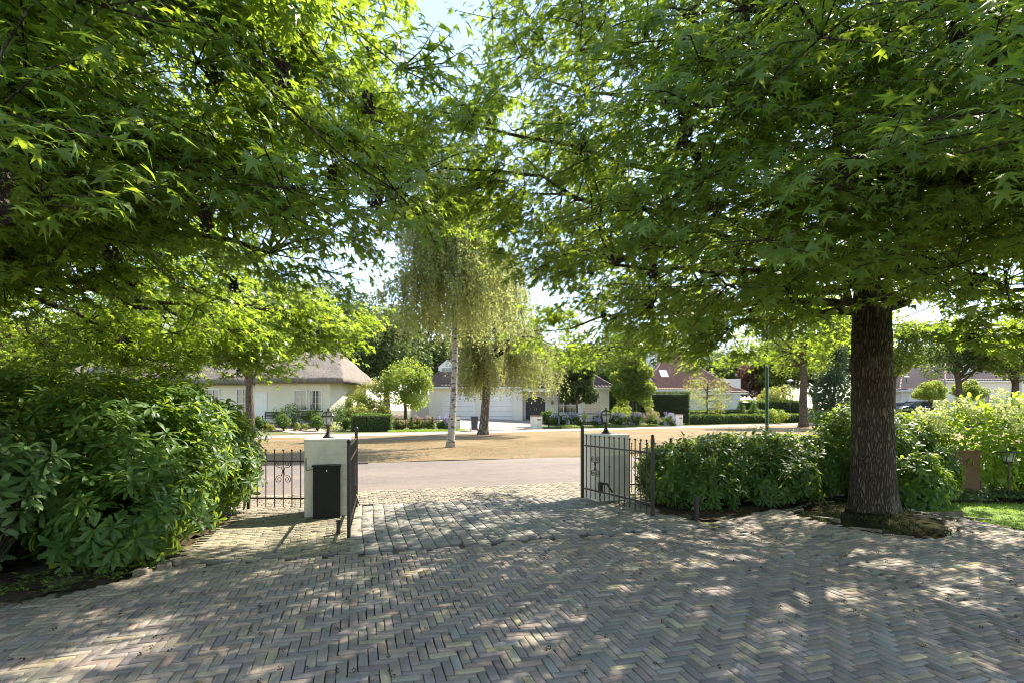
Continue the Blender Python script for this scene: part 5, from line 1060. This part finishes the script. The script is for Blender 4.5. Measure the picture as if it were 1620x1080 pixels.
plant('garden_tree', 'small tree with a mottled trunk beside the plum coloured van', 'tree', (X(1413, 47), 47), ('ell', 7.0, 2.8, 2.6, 2.8), 'gum_far', 7000, .22, 30, (5.6, .27), 55)
plant('leaning_tree', 'dark tree with a leaning trunk in front of the beige house', 'tree', (X(1527, 45), 45), ('ell', 6.6, 3.6, 3.2, 2.6), 'oak', 7000, .22, 32, (5.4, .30), 56, lean=-.16)
plant('garden_tree', 'broad tree at the end of the row by the beige house', 'tree', (X(1606, 43), 43), ('ell', 6.4, 3.6, 3.3, 2.8), 'gum_far', 7500, .22, 32, (4.6, .33), 57)
for px_, lb in ((1470, 'flat topped globe tree above the dark blue parked car'), (1532, 'flat topped globe tree behind the leaning trunk')):
    plant('globe_tree', lb, 'tree', (X(px_, 57.6), 57.6), ('ell', 2.55, 1.75, 1.6, 1.15), 'fresh' if px_ < 1500 else 'gum_far', 6500, .16, 46, (2.2, .10), int(px_), 'flat topped globe trees')
plant('garden_shrub', 'rounded light shrub between the mottled trunk and globe tree', 'shrub', (X(1432, 66), 66), ('ell', 2.2, 2.0, 1.6, 2.1), 'fresh', 3600, .2, 26, None, 58)
plant('garden_shrub', 'bushy shrub beside the beige house door', 'shrub', (X(1612, 50), 50), ('ell', .9, 1.4, 1.2, 1.0), 'fresh', 3000, .15, 26, None, 59)
plant('garden_shrub', 'grassy shrub at the roadside hedge near the pale bare trunk', 'shrub', (X(1236, 54), 55.5), ('ell', .8, 1.5, 1.0, .9), 'fresh', 2400, .14, 22, None, 61)

# ------------------------------------------------------------------ lamps
def lamp(label, px_, Y, h, head=True):
    x0 = X(px_, Y); r = thing('street_lamp', label, 'street lamp', (x0, Y, float(T(x0, Y))))
    b = MB(); b.tube([(0, 0, 0), (0, 0, 1.0)], [.075, .07], 10); b.tube([(0, 0, 1.0), (0, 0, h)], [.05, .035], 10); b.build('pole', M['pole_grey'], r, True)
    b = MB(); b._lathe([(.06, h - .02), (.30, h + .08), (.34, h + .12), (.33, h + .17), (.20, h + .24), (.05, h + .28)], (0, 0, 0), 18, 0); b.build('lamp_head', M['lamp_white'], r, True)
    b = MB(); b._lathe([(.05, h - .12), (.09, h - .10), (.10, h + .02)], (0, 0, 0), 12, 0); b.build('collar', M['pole_grey'], r, True)
lamp('grey street lamp with a pale disc head before the cream house', 884, 43.4, 4.35); lamp('grey street lamp with a pale disc head beside the pale bare trunk', 1250, 60, 4.6); lamp('grey street lamp seen between the mottled trunk and globe tree', 1434, 64, 4.3)
gp = thing('green_pole', 'tall slim green pole rising above the broad rhododendron', 'pole', (X(1213.5, 12.6), 12.6, 0))
b = MB(); b.tube([(0, 0, -.1), (0, 0, .9), (0, 0, .92), (0, 0, 5.6)], [.05, .05, .038, .030], 10); b.build('pole', M['pole_green'], gp, True); b = MB(); b._lathe([(.04, 5.55), (.24, 5.66), (.25, 5.7), (.1, 5.8), (.02, 5.83)], (0, 0, 0), 14, 0); b.build('lamp_head', M['lamp_white'], gp, True)

# ------------------------------------------------------------------ cars
def car(label, x0, y0, rz, paint, L=4.4, W_=1.78, Hc=1.48, van=False):
    r = thing('parked_van' if van else 'parked_car', label, 'van' if van else 'car', (x0, y0, float(T(x0, y0)) + .06), rz); hw = W_ / 2; Hb = .92 if not van else 1.05
    st = [(-L / 2, .42, .60, .70), (-L / 2 + .06, .30, .68, .86), (-L / 2 + .5, .22, .80, .97), (-L / 2 + 1.15, .20, .92, 1.0), (0, .20, Hb, 1.0), (L / 2 - .7, .20, Hb + .03, 1.0), (L / 2 - .12, .28, Hb + .02, .95), (L / 2, .42, Hb - .08, .84)]
    vs, fs = [], []
    for (xx_, zl, zt, k) in st:
        w = hw * k; zm = zl * .45 + zt * .55; vs += [(xx_, -w * .9, zl), (xx_, -w, zl + .14), (xx_, -w * 1.0, zm), (xx_, -w * .93, zt), (xx_, 0, zt + .035), (xx_, w * .93, zt), (xx_, w, zm), (xx_, w, zl + .14), (xx_, w * .9, zl)]
    for i in range(len(st) - 1):
        for k in range(9): k2 = (k + 1) % 9; fs.append((i * 9 + k, (i + 1) * 9 + k, (i + 1) * 9 + k2, i * 9 + k2))
    fs.append(tuple(range(9))); fs.append(tuple(range(len(st) * 9 - 1, len(st) * 9 - 10, -1))); b = MB(); b.add(vs, fs); b.build('body', M[paint], r, True, .0)
    a0, a1, a2, a3 = (-L / 2 + 1.0, -L / 2 + 1.85, L / 2 - .75, L / 2 - .12) if not van else (-L / 2 + .7, -L / 2 + 1.35, L / 2 - .25, L / 2 - .04)
    rw = hw * .74; g = MB(); g.add([(a0, -hw * .9, Hb - .03), (a0, hw * .9, Hb - .03), (a1, rw, Hc - .03), (a1, -rw, Hc - .03), (a2, -rw, Hc - .03), (a2, rw, Hc - .03), (a3, hw * .9, Hb), (a3, -hw * .9, Hb)], [(0, 1, 2, 3), (4, 5, 6, 7), (0, 3, 4, 7), (1, 6, 5, 2), (3, 2, 5, 4)]); g.build('window', M['car_glass'], r)
    b = MB(); b.add([(a1 - .12, -rw * 1.0, Hc - .05), (a1 - .12, rw * 1.0, Hc - .05), (a1 + .25, rw * .98, Hc + .0), (a1 + .25, -rw * .98, Hc + .0), ((a1 + a2) / 2, rw * .97, Hc + .03), ((a1 + a2) / 2, -rw * .97, Hc + .03), (a2, rw, Hc - .005), (a2, -rw, Hc - .005), (a2 + .12, rw, Hc - .05), (a2 + .12, -rw, Hc - .05)], [(0, 1, 2, 3), (3, 2, 4, 5), (5, 4, 6, 7), (7, 6, 8, 9)]); b.build('roof', M[paint], r, True)
    b = MB()
    for s in (-1, 1):
        for (xa, xb) in ((a0, a1), (a3, a2)): b.tube([(xa, s * hw * .905, Hb), (xb, s * rw * 1.01, Hc - .02)], .035, 5)
        xm = (a1 + a2) / 2 - .05; b.tube([(xm, s * hw * .915, Hb), (xm, s * rw * 1.015, Hc - .03)], .03, 5); b.tube([(a1, s * rw * 1.01, Hc - .02), (a2, s * rw * 1.01, Hc - .02)], .03, 5)
    b.build('pillar', M[paint], r)
    for sx in (-L / 2 + .85, L / 2 - .85):
        for s in (-1, 1):
            b = MB(); b.tube([(sx, s * (hw - .2), .32), (sx, s * (hw + .005), .32)], .32, 20); w_ = b.build('wheel', M['tyre'], r); b = MB(); b.tube([(sx, s * (hw - .02), .32), (sx, s * (hw + .014), .32)], .21, 16); b.build('rim', M['alloy'], w_)
    for s in (-1, 1):
        b = MB(); b.box((-L / 2 + .12, s * hw * .70, .66), (.22, .34, .13), s * -.35); b.build('headlight', M['headlamp'], r, bev=.03); b = MB(); b.box((L / 2 - .07, s * hw * .74, .80 if not van else 1.0), (.16, .26, .16 if not van else .4), s * .3); b.build('taillight', M['taillamp'], r, bev=.03)
        b = MB(); b.box((a0 + .35, s * (hw + .07), Hb + .06), (.12, .18, .12)); b.build('mirror', M[paint], r, bev=.03)
    return r
car('dark blue car parked under the flat topped globe tree', 45.1, 60.2, .05, 'car_blue', 4.4)
car('silver car parked nearest, half hidden by cream hydrangea heads', X(1503, 50), 50.0, .12, 'car_silver', 4.5)
car('white car parked close beside the dark blue one', 43.4, 62.2, .05, 'car_white', 4.3)
car('dark plum van parked partly behind the sweetgum trunk', X(1374, 63.5), 64.0, PI + .2, 'car_plum', 5.1, 1.9, 2.0, True)

# ------------------------------------------------------------------ trees behind the houses
big = ('ell', 8.2, 5.4, 5.0, 5.2); tall = ('ell', 9.0, 4.2, 4.0, 6.2); fir = ('cone', 7.0, 3.6, 3.6, 6.8)
protos = [plant('broad_tree', 'dark broadleaf tree closing the gap between thatched and cream houses', 'tree', (X(612, 62), 62), big, 'oak', 12000, .36, 56, (6.5, .42), 71),
          plant('tall_tree', 'tall dark tree beside the thatched house gable', 'tree', (X(520, 60), 60), tall, 'conifer', 12000, .34, 60, (6, .38), 72),
          plant('light_tree', 'lighter green tree behind the light square crowned tree', 'tree', (X(1012, 74), 74), big, 'gum_far', 11000, .36, 52, (6, .4), 73),
          plant('fir_tree', 'dark pointed fir behind the wing of the cream house', 'tree', (X(965, 80), 80), fir, 'conifer', 11000, .34, 80, (3, .3), 74),
          plant('copper_tree', 'reddish leaved tree beyond the cone topiaries', 'tree', (X(1206, 84), 84), ('ell', 5.4, 3.6, 3.4, 4.2), 'copper', 8000, .34, 40, (4, .3), 75)]
spots = [(0, 672, 70, 1.2, 'dark broadleaf tree behind the garage roof'), (1, 570, 68, 1.05, 'tall dark tree behind the light garden shrubs'), (1, 745, 84, .95, 'tall dark tree behind the weeping birch'), (0, 468, 62, 1.22, 'dark broadleaf tree behind the thatched roof hip'), (1, 405, 68, 1.25, 'tall dark tree behind the thatched roof ridge'),
         (0, 330, 66, 1.25, 'dark broadleaf tree behind the dormer of the thatched house'), (2, 250, 64, 1.3, 'light tree behind the shaded end of the thatched roof'), (0, 165, 66, 1.0, 'dark broadleaf tree seen low over the rhododendron hedge'), (2, 85, 62, .95, 'light tree over the rhododendron hedge near the frame edge'), (4, 12, 62, 1.35, 'reddish leaved tree at the edge behind the big hedge'), (0, -80, 66, 1.0, 'dark broadleaf tree outside the hedge side of the view'),
         (2, 815, 90, 1.1, 'light tree behind the chimney of the cream house'), (0, 880, 90, .95, 'dark broadleaf tree low behind the dark tiled roof'), (2, 925, 90, 1.0, 'light tree behind the dark square crowned tree'), (2, 1062, 88, .92, 'light tree behind the white chimney'), (0, 1125, 92, .9, 'dark broadleaf tree behind the red roof ridge'), (1, 1165, 94, .85, 'tall dark tree behind the red roof hip'),
         (2, 1240, 80, .95, 'light tree behind the yellow shrub and green pole'), (0, 1290, 84, 1.0, 'dark broadleaf tree behind the dark conifer'), (1, 1350, 78, 1.0, 'tall dark tree behind the sweetgum trunk'), (2, 1400, 86, .95, 'light tree behind the plum coloured van'), (4, 1432, 92, .95, 'reddish leaved tree above the beige house wing roof'), (0, 1470, 96, 1.0, 'dark broadleaf tree behind the beige house wing'),
         (2, 1530, 90, 1.05, 'light tree behind the beige house dormer'), (0, 1585, 88, 1.0, 'dark broadleaf tree behind the beige house roof'), (1, 1640, 76, 1.0, 'tall dark tree past the end of the beige house'), (0, 1720, 80, 1.0, 'dark broadleaf tree outside the beige house side of the view')]
for k_, (pi_, px_, Y, sc, lb) in enumerate(spots):
    x0 = X(px_, Y); dup(protos[pi_], (x0, Y, float(T(x0, Y)) - .1), k_ * 1.7, sc, lb, 'trees behind the houses')
for p in protos: p['group'] = 'trees behind the houses'

# ------------------------------------------------------------------ light, sky, camera
sc = bpy.context.scene
SUN_EL, SUN_AZ = math.radians(46), math.atan2(.70, .72)      # azimuth measured from +Y towards +X
sl = bpy.data.lights.new('sun', 'SUN'); sl.energy = 5.0; sl.angle = math.radians(.55); sl.color = (1, .92, .77)
so = bpy.data.objects.new('sun', sl); C.objects.link(so)
dv = Vector((math.sin(SUN_AZ) * math.cos(SUN_EL), math.cos(SUN_AZ) * math.cos(SUN_EL), math.sin(SUN_EL))); so.rotation_euler = dv.to_track_quat('Z', 'Y').to_euler()
w = bpy.data.worlds.new('World'); sc.world = w; w.use_nodes = True; nt = w.node_tree
sky = nt.nodes.new('ShaderNodeTexSky'); sky.sky_type = 'NISHITA'; sky.sun_disc = False; sky.sun_elevation = SUN_EL; sky.sun_rotation = SUN_AZ; sky.air_density = 1.0; sky.dust_density = .1; sky.ozone_density = 1.0
hs = nt.nodes.new('ShaderNodeHueSaturation'); hs.inputs['Saturation'].default_value = .82; nt.links.new(sky.outputs[0], hs.inputs['Color']); nt.links.new(hs.outputs[0], nt.nodes['Background'].inputs[0]); nt.nodes['Background'].inputs[1].default_value = .14
cam = bpy.data.cameras.new('camera'); co = bpy.data.objects.new('camera', cam); C.objects.link(co); co.location = (0, 0, CAMH); co.rotation_euler = (PI / 2, 0, 0)
cam.sensor_width = 36; cam.lens = F / 1620 * 36; cam.shift_y = (HZ - 540) / 1620; cam.clip_start = .05; cam.clip_end = 1500; sc.camera = co
sc.view_settings.view_transform = 'Standard'; sc.view_settings.look = 'None'; sc.view_settings.gamma = 1; sc.view_settings.exposure = 1.52
sc.render.engine = 'CYCLES'; cy = sc.cycles; cy.max_bounces = 7; cy.diffuse_bounces = 4; cy.glossy_bounces = 2; cy.transmission_bounces = 4; cy.transparent_max_bounces = 8; cy.caustics_reflective = False; cy.caustics_refractive = False; cy.sample_clamp_indirect = 6
try: cy.filter_width = 1.0; cy.use_denoising = True; cy.denoiser = 'OPENIMAGEDENOISE'
except Exception: pass
